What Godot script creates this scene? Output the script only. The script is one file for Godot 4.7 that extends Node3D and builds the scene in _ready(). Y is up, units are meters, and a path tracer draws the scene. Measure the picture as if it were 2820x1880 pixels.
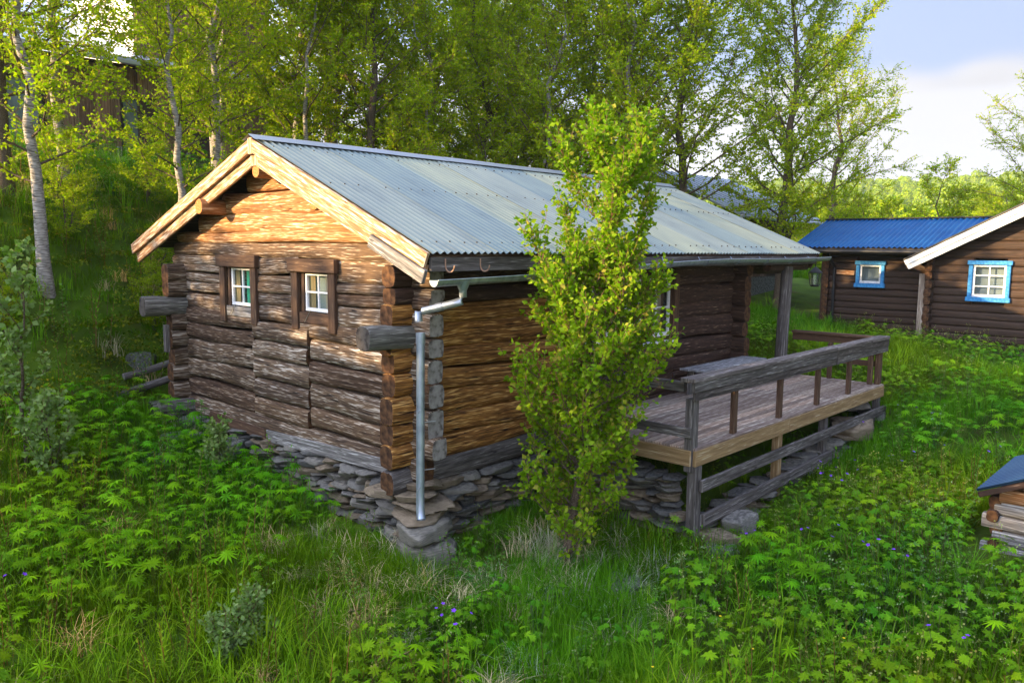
extends Node3D
# An old log cabin on a green bank, birches behind it. x runs along the cabin's long wall, -z along its gable, y is up.

var rng := RandomNumberGenerator.new()
var fn := FastNoiseLite.new()
var used := {}
var M := {}
var CAM := Vector3(-5.82, 2.6, 6.921)
var RIGHT := Vector3(0.680, 0.009, 0.733)
var UPV := Vector3(0.079, 0.993, -0.086)
var FWD := Vector3(0.729, -0.116, -0.675)
var SUN := Vector3(-0.87, 0.236, -0.42)

# ---------------------------------------------------------------- mesh building
class MB:
	var v := PackedVector3Array()
	var n := PackedVector3Array()
	var uv := PackedVector2Array()
	var c := PackedColorArray()
	var ix := PackedInt32Array()
	func vert(p: Vector3, nn: Vector3, u := Vector2.ZERO, col := Color.WHITE) -> int:
		v.append(p); n.append(nn); uv.append(u); c.append(col)
		return v.size() - 1
	func tri(a: int, b: int, d: int) -> void:
		ix.append(a); ix.append(d); ix.append(b)
	func face(p: Array, u: Array, col := Color.WHITE) -> void:
		var nn: Vector3 = (p[1] - p[0]).cross(p[2] - p[0]).normalized()
		var s := v.size()
		for i in p.size():
			vert(p[i], nn, u[i] if u.size() else Vector2.ZERO, col)
		for i in range(1, p.size() - 1):
			tri(s, s + i, s + i + 1)
	# rows of points, smooth; each row runs the same way; outward is (next in row) x (next row)
	func grid(rows: Array, us: Array, vs: Array, wrap := false, col := Color.WHITE) -> void:
		var R := rows.size()
		var K: int = rows[0].size()
		var s := v.size()
		for r in R:
			for k in K:
				var p: Vector3 = rows[r][k]
				var k0 := maxi(k - 1, 0)
				var k1 := mini(k + 1, K - 1)
				if wrap:
					k0 = k - 1 if k > 0 else K - 2
					k1 = k + 1 if k < K - 1 else 1
				var a: Vector3 = rows[r][k1] - rows[r][k0]
				var b: Vector3 = rows[mini(r + 1, R - 1)][k] - rows[maxi(r - 1, 0)][k]
				vert(p, a.cross(b).normalized(), Vector2(us[r], vs[k]), col)
		for r in R - 1:
			for k in K - 1:
				var i := s + r * K + k
				tri(i, i + 1, i + K + 1)
				tri(i, i + K + 1, i + K)
	func tube(path: Array, rad: Array, sides := 6, u0 := 0.0, col := Color.WHITE, cap := false) -> void:
		var rows := []
		var us := []
		var vs := []
		var run := u0
		for i in path.size():
			var d: Vector3 = (path[mini(i + 1, path.size() - 1)] - path[maxi(i - 1, 0)]).normalized()
			var x := d.cross(Vector3(0.31, 0.22, 0.92)).normalized()
			if absf(d.y) < 0.8:
				x = d.cross(Vector3.UP).normalized()
			var y := d.cross(x)
			var ring := []
			for k in sides + 1:
				var a := TAU * k / sides
				ring.append(path[i] + (x * cos(a) + y * sin(a)) * rad[i])
			rows.append(ring)
			if i > 0:
				run += path[i].distance_to(path[i - 1])
			us.append(run)
		for k in sides + 1:
			vs.append(float(k) / sides)
		grid(rows, us, vs, true, col)
		if cap:
			for e in [0, path.size() - 1]:
				var ring: Array = rows[e].slice(0, sides)
				if e == 0:
					ring.reverse()
				var us2 := []
				for k in sides:
					us2.append(Vector2(0.5 + 0.5 * cos(TAU * k / sides), 0.5 + 0.5 * sin(TAU * k / sides)))
				face(ring, us2, col)
	func leaf(p: Vector3, along: Vector3, nrm: Vector3, w: float, col: Color, fold := 0.25) -> void:
		# a folded leaf: base, two sides, tip
		var side := along.cross(nrm).normalized() * w
		var lift := nrm * (w * fold)
		var mid := p + along * 0.42
		var a := vert(p, nrm, Vector2(0.5, 0), col)
		var t := vert(p + along - lift * 0.6, nrm, Vector2(0.5, 1), col)
		var l := vert(mid + side + lift, (nrm - side.normalized() * 0.35).normalized(), Vector2(0, 0.5), col)
		var r := vert(mid - side + lift, (nrm + side.normalized() * 0.35).normalized(), Vector2(1, 0.5), col)
		tri(a, l, t)
		tri(a, t, r)
	func blade(path: Array, w: float, side: Vector3, col: Color) -> void:
		var s := v.size()
		var m := path.size() - 1
		for i in m + 1:
			var d: Vector3 = path[mini(i + 1, m)] - path[maxi(i - 1, 0)]
			var nn := side.cross(d).normalized()
			var ww := w * (1.0 - pow(float(i) / m, 1.6))
			if i == m:
				vert(path[i], nn, Vector2(0.5, 1), col)
			else:
				vert(path[i] + side * ww, nn, Vector2(0, float(i) / m), col)
				vert(path[i] - side * ww, nn, Vector2(1, float(i) / m), col)
		for i in m:
			var a := s + 2 * i
			if i == m - 1:
				tri(a + 1, a, a + 2)
			else:
				tri(a + 1, a, a + 2); tri(a + 1, a + 2, a + 3)
	func done(am: ArrayMesh = null) -> ArrayMesh:
		if am == null:
			am = ArrayMesh.new()
		if v.size() == 0:
			return am
		var arr := []
		arr.resize(Mesh.ARRAY_MAX)
		arr[Mesh.ARRAY_VERTEX] = v; arr[Mesh.ARRAY_NORMAL] = n; arr[Mesh.ARRAY_TEX_UV] = uv
		arr[Mesh.ARRAY_COLOR] = c; arr[Mesh.ARRAY_INDEX] = ix
		am.add_surface_from_arrays(Mesh.PRIMITIVE_TRIANGLES, arr)
		return am

# ---------------------------------------------------------------- nodes
func numbered(called: String) -> String:
	used[called] = used.get(called, -1) + 1
	return called if used[called] == 0 else "%s_%03d" % [called, used[called]]

func tag(o: Node, label: String, category: String, group := "", kind := "") -> void:
	if label: o.set_meta("label", label)
	if category: o.set_meta("category", category)
	if group: o.set_meta("group", group)
	if kind: o.set_meta("kind", kind)

func thing(called: String, label: String, category: String, where := Vector3.ZERO, group := "") -> Node3D:
	var o := Node3D.new()
	o.name = numbered(called)
	add_child(o)
	o.position = where
	tag(o, label, category, group)
	return o

func obj(called: String, mesh: Mesh, m: Material, parent: Node = null, xf := Transform3D.IDENTITY) -> MeshInstance3D:
	var o := MeshInstance3D.new()
	o.mesh = mesh
	if m: o.material_override = m
	o.transform = xf
	if parent == null:
		o.name = numbered(called)
		add_child(o)
	else:
		o.name = called
		parent.add_child(o, true)
	return o

func many(called: String, mesh: Mesh, m: Material, xs: Array, cols: Array, parent: Node = null) -> MultiMeshInstance3D:
	var mm := MultiMesh.new()
	mm.transform_format = MultiMesh.TRANSFORM_3D
	mm.use_colors = cols.size() > 0
	mm.mesh = mesh
	mm.instance_count = xs.size()
	for i in xs.size():
		mm.set_instance_transform(i, xs[i])
		if cols.size(): mm.set_instance_color(i, cols[i])
	var o := MultiMeshInstance3D.new()
	o.multimesh = mm
	o.material_override = m
	if parent == null:
		o.name = numbered(called)
		add_child(o)
	else:
		o.name = called
		parent.add_child(o, true)
	return o

func rf(a: float, b: float) -> float:
	return rng.randf_range(a, b)

func pick(a: Array):
	return a[rng.randi() % a.size()]

# a chamfered board, length along x from 0 to L, height along y, thickness along z, both centred
var boards := {}
func board_mesh(L: float, h: float, t: float, ch := 0.006) -> ArrayMesh:
	var key := "%.3f %.3f %.3f" % [L, h, t]
	if boards.has(key): return boards[key]
	var mb := MB.new()
	var hy := h / 2; var hz := t / 2
	var k := minf(ch, minf(hy, hz) * 0.4)
	var sec := [Vector2(-hy + k, hz), Vector2(hy - k, hz), Vector2(hy, hz - k), Vector2(hy, -hz + k), Vector2(hy - k, -hz), Vector2(-hy + k, -hz), Vector2(-hy, -hz + k), Vector2(-hy, hz - k)]
	var u0 := rf(0, 1); var v0 := rf(0, 1)
	var run := v0
	for i in 8:
		var a: Vector2 = sec[i]; var b: Vector2 = sec[(i + 1) % 8]
		var nx := run + a.distance_to(b) / 0.9
		mb.face([Vector3(k, a.x, a.y), Vector3(L - k, a.x, a.y), Vector3(L - k, b.x, b.y), Vector3(k, b.x, b.y)],
			[Vector2(u0, run), Vector2(u0 + L / 2.5, run), Vector2(u0 + L / 2.5, nx), Vector2(u0, nx)])
		run = nx
	for e in 2:
		var pts := []; var us := []
		for i in 8:
			var q: Vector2 = sec[i]
			pts.append(Vector3(0 if e == 0 else L, q.x * (1 - k / hy), q.y * (1 - k / hz)))
			us.append(Vector2(u0 + q.x / 2.5, v0 + q.y / 0.9))
		var ring := []
		for i in 8:
			ring.append(Vector3(k if e == 0 else L - k, sec[i].x, sec[i].y))
		for i in 8:
			var j := (i + 1) % 8
			if e == 0: mb.face([ring[j], pts[j], pts[i], ring[i]], [us[j], us[j], us[i], us[i]])
			else: mb.face([ring[i], pts[i], pts[j], ring[j]], [us[i], us[i], us[j], us[j]])
		if e == 1:
			pts.reverse(); us.reverse()
		mb.face(pts, us)
	boards[key] = mb.done()
	return boards[key]

func frame_of(a: Vector3, b: Vector3, up := Vector3.UP) -> Transform3D:
	var x := (b - a).normalized()
	var z := x.cross(up).normalized()
	var y := z.cross(x).normalized()
	return Transform3D(Basis(x, y, z), a)

func plank(called: String, parent: Node, a: Vector3, b: Vector3, h: float, t: float, m: Material, up := Vector3.UP, ch := 0.006) -> MeshInstance3D:
	return obj(called, board_mesh(a.distance_to(b), h, t, ch), m, parent, frame_of(a, b, up))

# an axis-aligned box between two corners, as a board along its longest side
func slab(called: String, parent: Node, lo: Vector3, hi: Vector3, m: Material, ch := 0.006) -> MeshInstance3D:
	var s := hi - lo; var c := (lo + hi) / 2
	if s.x >= s.y and s.x >= s.z:
		return plank(called, parent, Vector3(lo.x, c.y, c.z), Vector3(hi.x, c.y, c.z), s.y, s.z, m, Vector3.UP, ch)
	if s.y >= s.z:
		return plank(called, parent, Vector3(c.x, lo.y, c.z), Vector3(c.x, hi.y, c.z), s.x, s.z, m, Vector3.RIGHT, ch)
	return plank(called, parent, Vector3(c.x, c.y, lo.z), Vector3(c.x, c.y, hi.z), s.y, s.x, m, Vector3.UP, ch)

# a hewn log from a to b: h high, t thick, edges rounded by power q (2 round .. 5 square)
func log_piece(called: String, parent: Node, a: Vector3, b: Vector3, h: float, t: float, m: Material, cap: Material, q := 3.2, rough := 1.0, taper := 0.0) -> MeshInstance3D:
	var L := a.distance_to(b)
	var N := clampi(int(L / 0.16), 2, 40)
	var K := 16
	var sd := rf(0, 900)
	var rows := []; var us := []; var vs := []
	var u0 := rf(0, 1); var v0 := rf(0, 1)
	var cuts := [0.0]
	for i in N + 1:
		cuts.append(lerpf(0.012, L - 0.012, float(i) / N))
	cuts.append(L)
	for i in cuts.size():
		var x: float = cuts[i]
		var ring := []
		var e := 0.93 if i == 0 or i == cuts.size() - 1 else 1.0
		var s := 1.0 + fn.get_noise_2d(x * 30 + sd, 3.0) * 0.10 * rough - taper * x / L
		var cy := fn.get_noise_2d(x * 14 + sd, 50.0) * 0.045 * rough
		var cz := fn.get_noise_2d(x * 14 + sd, 90.0) * 0.028 * rough
		for k in K + 1:
			var an := TAU * (k % K) / K
			var ca := cos(an); var sa := sin(an)
			var r := 1.0 / pow(pow(absf(ca), q) + pow(absf(sa), q), 1.0 / q)
			r *= 1.0 + fn.get_noise_3d(x * 22 + sd, ca * 60, sa * 60) * 0.09 * rough
			ring.append(Vector3(x, cy + sa * r * h * 0.5 * s * e, cz + ca * r * t * 0.5 * s * e))
		ring.reverse()
		rows.append(ring)
		us.append(u0 + x / 2.5)
	for k in K + 1:
		vs.append(v0 + float(k) / K)
	var mb := MB.new()
	mb.grid(rows, us, vs, true)
	var am := mb.done()
	var cb := MB.new()
	for e in [0, rows.size() - 1]:
		var ring: Array = rows[e].slice(0, K)
		var us2 := []
		for p in ring:
			us2.append(Vector2(0.5 + p.z / t * 0.9, 0.5 + p.y / h * 0.9))
		if e == 0:
			ring.reverse(); us2.reverse()
		cb.face(ring, us2)
	cb.done(am)
	am.surface_set_material(0, m)
	am.surface_set_material(1, cap)
	return obj(called, am, null, parent, frame_of(a, b))

# ---------------------------------------------------------------- textures
func nbytes(w: int, h: int, freq: float, sd: int, W: int, H: int, type := FastNoiseLite.TYPE_SIMPLEX_SMOOTH, oct := 4, fr := FastNoiseLite.FRACTAL_FBM) -> PackedByteArray:
	var f := FastNoiseLite.new()
	f.seed = sd; f.frequency = freq; f.noise_type = type; f.fractal_octaves = oct; f.fractal_type = fr
	var im := f.get_seamless_image(w, h)
	im.convert(Image.FORMAT_L8)
	if w != W or h != H:
		im.resize(W, H, Image.INTERPOLATE_CUBIC)
	return im.get_data()

# weathered wood, grain along u. cols: dark, mid, light flake, crack (sRGB)
func wood(sd: int, cols: Array, flake: float, crack: float, rough := 0.85, bump := 3.0, long := 6) -> StandardMaterial3D:
	var W := 512; var H := 512
	var g1 := nbytes(W / (2 * long), H, 0.03, sd, W, H)
	var g2 := nbytes(W / long, H, 0.12, sd + 1, W, H)
	var p1 := nbytes(56, H, 0.035, sd + 2, W, H)
	var p2 := nbytes(W / 6, H, 0.09, sd + 3, W, H)
	var k1 := nbytes(W / (2 * long), H, 0.03, sd + 4, W, H, FastNoiseLite.TYPE_SIMPLEX_SMOOTH, 2, FastNoiseLite.FRACTAL_RIDGED)
	var out := PackedByteArray(); out.resize(W * H * 3)
	var hb := PackedByteArray(); hb.resize(W * H)
	var da: Color = cols[0]; var mi: Color = cols[1]; var li: Color = cols[2]; var cr: Color = cols[3]
	var th := 1.0 - flake
	for i in W * H:
		var t := (g1[i] * 0.5 + g2[i] * 0.5) / 255.0
		t = clampf((t - 0.5) * 1.9 + 0.5, 0, 1)
		var pa := p1[i] / 255.0
		var f := clampf((pa * 0.34 + p2[i] / 255.0 * 0.36 + g2[i] / 255.0 * 0.30 - th) * 8.0, 0, 1)
		var k := clampf((k1[i] / 255.0 - (1.0 - crack)) * 7.0, 0, 1)
		var tt := clampf(t * 0.75 + (pa - 0.5) * 0.6 + 0.12, 0, 1)
		var r := (da.r + (mi.r - da.r) * tt); var g := (da.g + (mi.g - da.g) * tt); var b := (da.b + (mi.b - da.b) * tt)
		var ff := f * (0.55 + 0.45 * t)
		r += (li.r - r) * ff; g += (li.g - g) * ff; b += (li.b - b) * ff
		r += (cr.r - r) * k; g += (cr.g - g) * k; b += (cr.b - b) * k
		out[i * 3] = int(clampf(r, 0, 1) * 255); out[i * 3 + 1] = int(clampf(g, 0, 1) * 255); out[i * 3 + 2] = int(clampf(b, 0, 1) * 255)
		hb[i] = int(clampf(0.35 + t * 0.35 + f * 0.2 - k * 0.5, 0, 1) * 255)
	var m := StandardMaterial3D.new()
	m.albedo_texture = tex(Image.create_from_data(W, H, false, Image.FORMAT_RGB8, out))
	var hi := Image.create_from_data(W, H, false, Image.FORMAT_L8, hb)
	hi.convert(Image.FORMAT_RGBA8)
	hi.bump_map_to_normal_map(bump)
	m.normal_enabled = true
	m.normal_texture = tex(hi)
	m.roughness = rough
	m.metallic_specular = 0.3
	return m

func tex(im: Image) -> ImageTexture:
	return ImageTexture.create_from_image(im)

func tint(m: StandardMaterial3D, c: Color) -> StandardMaterial3D:
	var k: StandardMaterial3D = m.duplicate()
	k.albedo_color = c
	return k

func plain(c: Color, rough := 0.7, metal := 0.0) -> StandardMaterial3D:
	var m := StandardMaterial3D.new()
	m.albedo_color = c; m.roughness = rough; m.metallic = metal
	return m

# blotchy colour for stone, soil, metal: a, b ramp, triplanar in metres
func mottled(sd: int, stops: Array, freq: float, scale: Vector3, rough: float, bump: float, world := false, oct := 5, metal := 0.0) -> StandardMaterial3D:
	var f := FastNoiseLite.new()
	f.seed = sd; f.frequency = freq; f.fractal_octaves = oct
	var im := f.get_seamless_image(512, 512)
	im.convert(Image.FORMAT_L8)
	var d := im.get_data()
	var lut := []
	for i in 256:
		var x := i / 255.0 * (stops.size() - 1)
		var k := mini(int(x), stops.size() - 2)
		lut.append((stops[k] as Color).lerp(stops[k + 1], x - k))
	var out := PackedByteArray(); out.resize(d.size() * 3)
	for i in d.size():
		var c: Color = lut[d[i]]
		out[i * 3] = int(c.r * 255); out[i * 3 + 1] = int(c.g * 255); out[i * 3 + 2] = int(c.b * 255)
	var m := StandardMaterial3D.new()
	m.albedo_texture = tex(Image.create_from_data(512, 512, false, Image.FORMAT_RGB8, out))
	if bump > 0:
		im.convert(Image.FORMAT_RGBA8)
		im.bump_map_to_normal_map(bump)
		m.normal_enabled = true
		m.normal_texture = tex(im)
	m.uv1_triplanar = true
	m.uv1_world_triplanar = world
	m.uv1_scale = scale
	m.roughness = rough; m.metallic = metal
	m.metallic_specular = 0.3
	return m

func leafy(backlight: Color, rough := 0.5, spec := 0.35) -> StandardMaterial3D:
	var m := StandardMaterial3D.new()
	m.vertex_color_use_as_albedo = true
	m.roughness = rough
	m.metallic_specular = spec
	m.backlight_enabled = true
	m.backlight = backlight
	m.cull_mode = BaseMaterial3D.CULL_DISABLED
	return m

func srgb(r: int, g: int, b: int) -> Color:
	return Color(r / 255.0, g / 255.0, b / 255.0)

func make_materials() -> void:
	# gable: brown hewn faces with silver flakes
	M.gable = wood(11, [srgb(58, 46, 37), srgb(118, 95, 72), srgb(178, 168, 154), srgb(24, 18, 15)], 0.48, 0.19, 0.85, 4.0)
	M.gable2 = wood(15, [srgb(66, 50, 38), srgb(122, 98, 74), srgb(190, 176, 158), srgb(26, 19, 15)], 0.46, 0.18, 0.85, 4.0)
	M.warm = wood(21, [srgb(112, 74, 44), srgb(178, 128, 84), srgb(224, 200, 168), srgb(48, 30, 19)], 0.46, 0.16, 0.8, 3.0)
	M.gold = wood(31, [srgb(82, 52, 24), srgb(180, 126, 62), srgb(214, 170, 106), srgb(24, 15, 10)], 0.47, 0.18, 0.8, 3.5)
	M.dark = wood(41, [srgb(46, 34, 28), srgb(86, 64, 52), srgb(150, 130, 110), srgb(20, 15, 13)], 0.40, 0.15, 0.85, 3.5)
	M.grey = wood(51, [srgb(82, 79, 77), srgb(142, 138, 134), srgb(184, 182, 180), srgb(38, 34, 32)], 0.45, 0.14, 0.9, 3.5)
	M.deck = wood(61, [srgb(112, 97, 86), srgb(166, 150, 134), srgb(196, 186, 174), srgb(52, 43, 39)], 0.46, 0.12, 0.85, 2.5)
	M.rail = wood(71, [srgb(62, 57, 54), srgb(112, 106, 102), srgb(150, 146, 142), srgb(30, 27, 26)], 0.40, 0.13, 0.9, 3.0)
	M.fresh = wood(81, [srgb(116, 92, 62), srgb(164, 138, 100), srgb(186, 172, 146), srgb(84, 60, 38)], 0.40, 0.12, 0.75, 1.5, 8)
	M.barge = wood(91, [srgb(120, 86, 60), srgb(184, 144, 108), srgb(228, 214, 194), srgb(64, 42, 26)], 0.48, 0.13, 0.75, 2.0)
	M.black = wood(101, [srgb(42, 32, 26), srgb(72, 55, 44), srgb(160, 112, 66), srgb(18, 14, 12)], 0.31, 0.12, 0.7, 2.0)
	M.clad = wood(111, [srgb(96, 76, 62), srgb(146, 120, 98), srgb(170, 150, 130), srgb(58, 44, 36)], 0.34, 0.12, 0.85, 1.5)
	M.board = wood(121, [srgb(62, 46, 36), srgb(104, 80, 62), srgb(160, 138, 108), srgb(34, 25, 20)], 0.36, 0.1, 0.85, 2.0)
	M.end_grain = mottled(5, [srgb(40, 27, 19), srgb(74, 51, 34), srgb(100, 72, 46)], 0.01, Vector3(2, 2, 2), 0.9, 2.0)
	M.end_grey = mottled(6, [srgb(66, 60, 56), srgb(128, 122, 116), srgb(150, 145, 140)], 0.008, Vector3(2, 2, 2), 0.9, 1.5)
	M.end_warm = mottled(7, [srgb(118, 72, 36), srgb(164, 108, 60), srgb(188, 138, 92)], 0.02, Vector3(3, 3, 3), 0.85, 2.0)
	M.stone = []
	for s in [[srgb(62, 60, 58), srgb(112, 108, 100), srgb(152, 146, 132)], [srgb(64, 63, 60), srgb(106, 103, 98), srgb(146, 142, 134)], [srgb(72, 64, 52), srgb(118, 105, 88), srgb(154, 140, 118)], [srgb(44, 44, 44), srgb(86, 85, 82), srgb(128, 124, 118)]]:
		M.stone.append(mottled(200 + M.stone.size() * 7, s, 0.014, Vector3(0.8, 4.2, 0.8), 0.92, 8.0))
	M.rock = mottled(240, [srgb(50, 52, 44), srgb(98, 100, 94), srgb(136, 136, 128)], 0.02, Vector3(1.2, 1.2, 1.2), 0.92, 6.0)
	M.earth = mottled(250, [srgb(40, 30, 20), srgb(62, 50, 30), srgb(58, 66, 30), srgb(84, 74, 48)], 0.012, Vector3(0.35, 0.35, 0.35), 1.0, 4.0, true)
	M.soil = mottled(255, [srgb(24, 20, 17), srgb(46, 38, 32), srgb(62, 54, 46)], 0.02, Vector3(0.8, 0.8, 0.8), 1.0, 4.0, true)
	M.turf = mottled(260, [srgb(44, 42, 18), srgb(58, 76, 16), srgb(76, 104, 18), srgb(82, 76, 34)], 0.010, Vector3(0.12, 0.12, 0.12), 1.0, 4.0, true)
	M.bark = mottled(270, [srgb(34, 30, 27), srgb(96, 90, 82), srgb(160, 154, 146), srgb(176, 172, 164)], 0.03, Vector3(0.45, 2.6, 0.45), 0.88, 7.0)
	M.bark_dark = mottled(275, [srgb(44, 36, 28), srgb(84, 72, 58), srgb(128, 116, 100)], 0.03, Vector3(2, 3.5, 2), 0.9, 5.0)
	M.twig = plain(srgb(104, 74, 50), 0.8)
	M.roof = mottled(280, [srgb(98, 107, 106), srgb(119, 129, 126), srgb(130, 139, 131), srgb(141, 149, 137)], 0.008, Vector3(0.55, 0.2, 0.2), 0.45, 0.0, true, 5, 0.25)
	M.ridge = plain(srgb(168, 176, 188), 0.35, 0.6)
	M.zinc = mottled(285, [srgb(132, 142, 156), srgb(162, 172, 186), srgb(190, 198, 208)], 0.01, Vector3(1.5, 0.8, 1.5), 0.38, 0.0, false, 4, 0.75)
	M.blue_roof = mottled(305, [srgb(14, 66, 118), srgb(18, 80, 134), srgb(30, 92, 144)], 0.01, Vector3(0.4, 0.4, 0.4), 0.5, 0.0, true)
	M.blue_shed = plain(srgb(26, 60, 92), 0.5, 0.0)
	M.blue_paint = mottled(290, [srgb(40, 96, 146), srgb(54, 124, 178), srgb(84, 146, 188)], 0.012, Vector3(2, 2, 2), 0.7, 0.0)
	M.white = mottled(295, [srgb(176, 174, 172), srgb(222, 222, 224), srgb(234, 234, 236)], 0.03, Vector3(3, 3, 3), 0.6, 0.0)
	M.white_trim = mottled(310, [srgb(168, 168, 164), srgb(206, 207, 206), srgb(220, 221, 222)], 0.012, Vector3(1.5, 1.5, 1.5), 0.6, 0.0)
	M.light_panel = plain(srgb(226, 222, 212), 0.5, 0.1)
	M.metal_roof = plain(srgb(176, 186, 200), 0.4, 0.4)
	M.iron = plain(srgb(28, 28, 30), 0.5, 0.3)
	M.rust = mottled(297, [srgb(112, 62, 34), srgb(150, 116, 92), srgb(190, 186, 180)], 0.05, Vector3(6, 6, 6), 0.7, 0.0)
	M.nail = plain(srgb(52, 46, 42), 0.6, 0.5)
	M.steel = plain(srgb(170, 170, 172), 0.35, 0.9)
	M.glass = StandardMaterial3D.new()
	M.glass.albedo_color = Color(0.6, 0.7, 0.7, 0.06)
	M.glass.transparency = BaseMaterial3D.TRANSPARENCY_ALPHA
	M.glass.roughness = 0.04
	M.glass.metallic_specular = 0.6
	M.curtain = plain(srgb(128, 124, 108), 0.9)
	M.curtain_tan = plain(srgb(150, 128, 78), 0.9)
	M.green_cloth = plain(srgb(22, 152, 118), 0.9)
	M.pale_cloth = plain(srgb(112, 126, 122), 0.9)
	M.inner = plain(srgb(60, 48, 38), 0.95)
	M.blind = plain(srgb(96, 110, 116), 0.9)
	M.leaf = leafy(Color(0.9, 1.0, 0.25), 0.6, 0.15)
	M.leaf_fore = leafy(Color(0.9, 1.0, 0.25), 0.5, 0.25)
	M.herb = leafy(Color(0.7, 0.85, 0.15), 0.6, 0.15)
	M.straw = leafy(Color(0.3, 0.28, 0.2), 0.8, 0.2)
	M.petal = leafy(Color(0.5, 0.4, 0.6), 0.7, 0.2)
	M.old_grey = tint(M.grey, Color(0.86, 0.86, 0.83))
	M.end_old = tint(M.end_grey, Color(0.62, 0.6, 0.58))
	M.gables = [M.gable, M.gable2, tint(M.gable, Color(1.16, 1.18, 1.2)), tint(M.gable2, Color(0.8, 0.78, 0.78)), tint(M.gable, Color(0.9, 0.9, 0.92))]

# ---------------------------------------------------------------- camera, sky, sun
func set_the_view() -> void:
	var cam := Camera3D.new()
	cam.name = "camera"
	add_child(cam)
	cam.transform = Transform3D(Basis(RIGHT, UPV, -FWD).orthonormalized(), CAM)
	cam.fov = 46.27
	cam.near = 0.1
	cam.far = 4000.0
	cam.current = true
	var env := Environment.new()
	env.tonemap_mode = Environment.TONE_MAPPER_LINEAR
	env.tonemap_exposure = 3.5
	env.background_mode = Environment.BG_SKY
	env.sky = Sky.new()
	env.sky.sky_material = sky_material()
	env.sdfgi_enabled = true
	env.ssao_enabled = true
	env.ssil_enabled = true
	env.fog_enabled = true
	env.fog_density = 0.00025
	env.fog_light_color = Color(0.80, 0.86, 0.92)
	var we := WorldEnvironment.new()
	we.name = "world_environment"
	we.environment = env
	add_child(we)
	var sun := DirectionalLight3D.new()
	sun.name = "sun"
	add_child(sun)
	sun.look_at_from_position(SUN * 10.0, Vector3.ZERO)
	sun.light_energy = 1.6
	sun.light_color = Color(1.0, 0.86, 0.64)
	sun.light_angular_distance = 0.5
	sun.shadow_enabled = true

func sky_material() -> PanoramaSkyMaterial:
	# pale evening blue, banks of soft cloud all round, brighter towards the low sun
	var W := 1024; var H := 512
	var im := Image.create(W, H, false, Image.FORMAT_RGBF)
	var f := FastNoiseLite.new()
	f.seed = 300; f.frequency = 0.9; f.fractal_octaves = 5
	var f2 := FastNoiseLite.new()
	f2.seed = 21; f2.frequency = 2.4; f2.fractal_octaves = 4
	for y in H:
		var el := (0.5 - (y + 0.5) / H) * PI
		var up := sin(el)
		var ce := cos(el)
		var t := clampf(up, 0, 1)
		var base := Color(0.18, 0.21, 0.275).lerp(Color(0.114, 0.155, 0.265), pow(t, 0.6))
		if up < 0:
			base = Color(0.16, 0.18, 0.13)
		for x in W:
			var c := base
			if up > -0.02:
				var az := (x + 0.5) / W * TAU
				var dir := Vector3(sin(az) * ce, up, -cos(az) * ce)
				var d := Vector3(dir.x, up * 2.6, dir.z)
				var k := f.get_noise_3dv(d * 1.35) + 0.25 * f2.get_noise_3dv(d)
				var low := clampf((0.25 + 0.12 * k - up) * 9.0, 0, 1)
				var cover := clampf((k + 0.03) * 3.0 + low * 1.0, 0, 1)
				cover = cover * cover * (3 - 2 * cover)
				var shade := 0.225 + 0.085 * clampf(0.5 + 1.6 * f2.get_noise_3dv(d * 0.8 + Vector3(3, 0, 1)), 0, 1)
				c = base.lerp(Color(0.98, 0.97, 1.0) * shade, cover * 0.92)
				var near := pow(clampf(dir.dot(SUN) * 0.5 + 0.5, 0, 1), 2.6)
				c = c * (1.0 + 5.0 * near) + Color(0.45, 0.34, 0.18) * pow(near, 3.0)
			im.set_pixel(x, y, c)
	var m := PanoramaSkyMaterial.new()
	m.panorama = tex(im)
	m.energy_multiplier = 1.0
	return m

func pix(p: Vector3) -> Vector3:
	# where a point falls on a 2352 x 1568 view, and its depth
	var d := p - CAM
	var z := d.dot(FWD)
	if z < 0.2: return Vector3(-9999, -9999, z)
	return Vector3(1176 + 1835 * d.dot(RIGHT) / z, 784 - 1835 * d.dot(UPV) / z, z)

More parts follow.
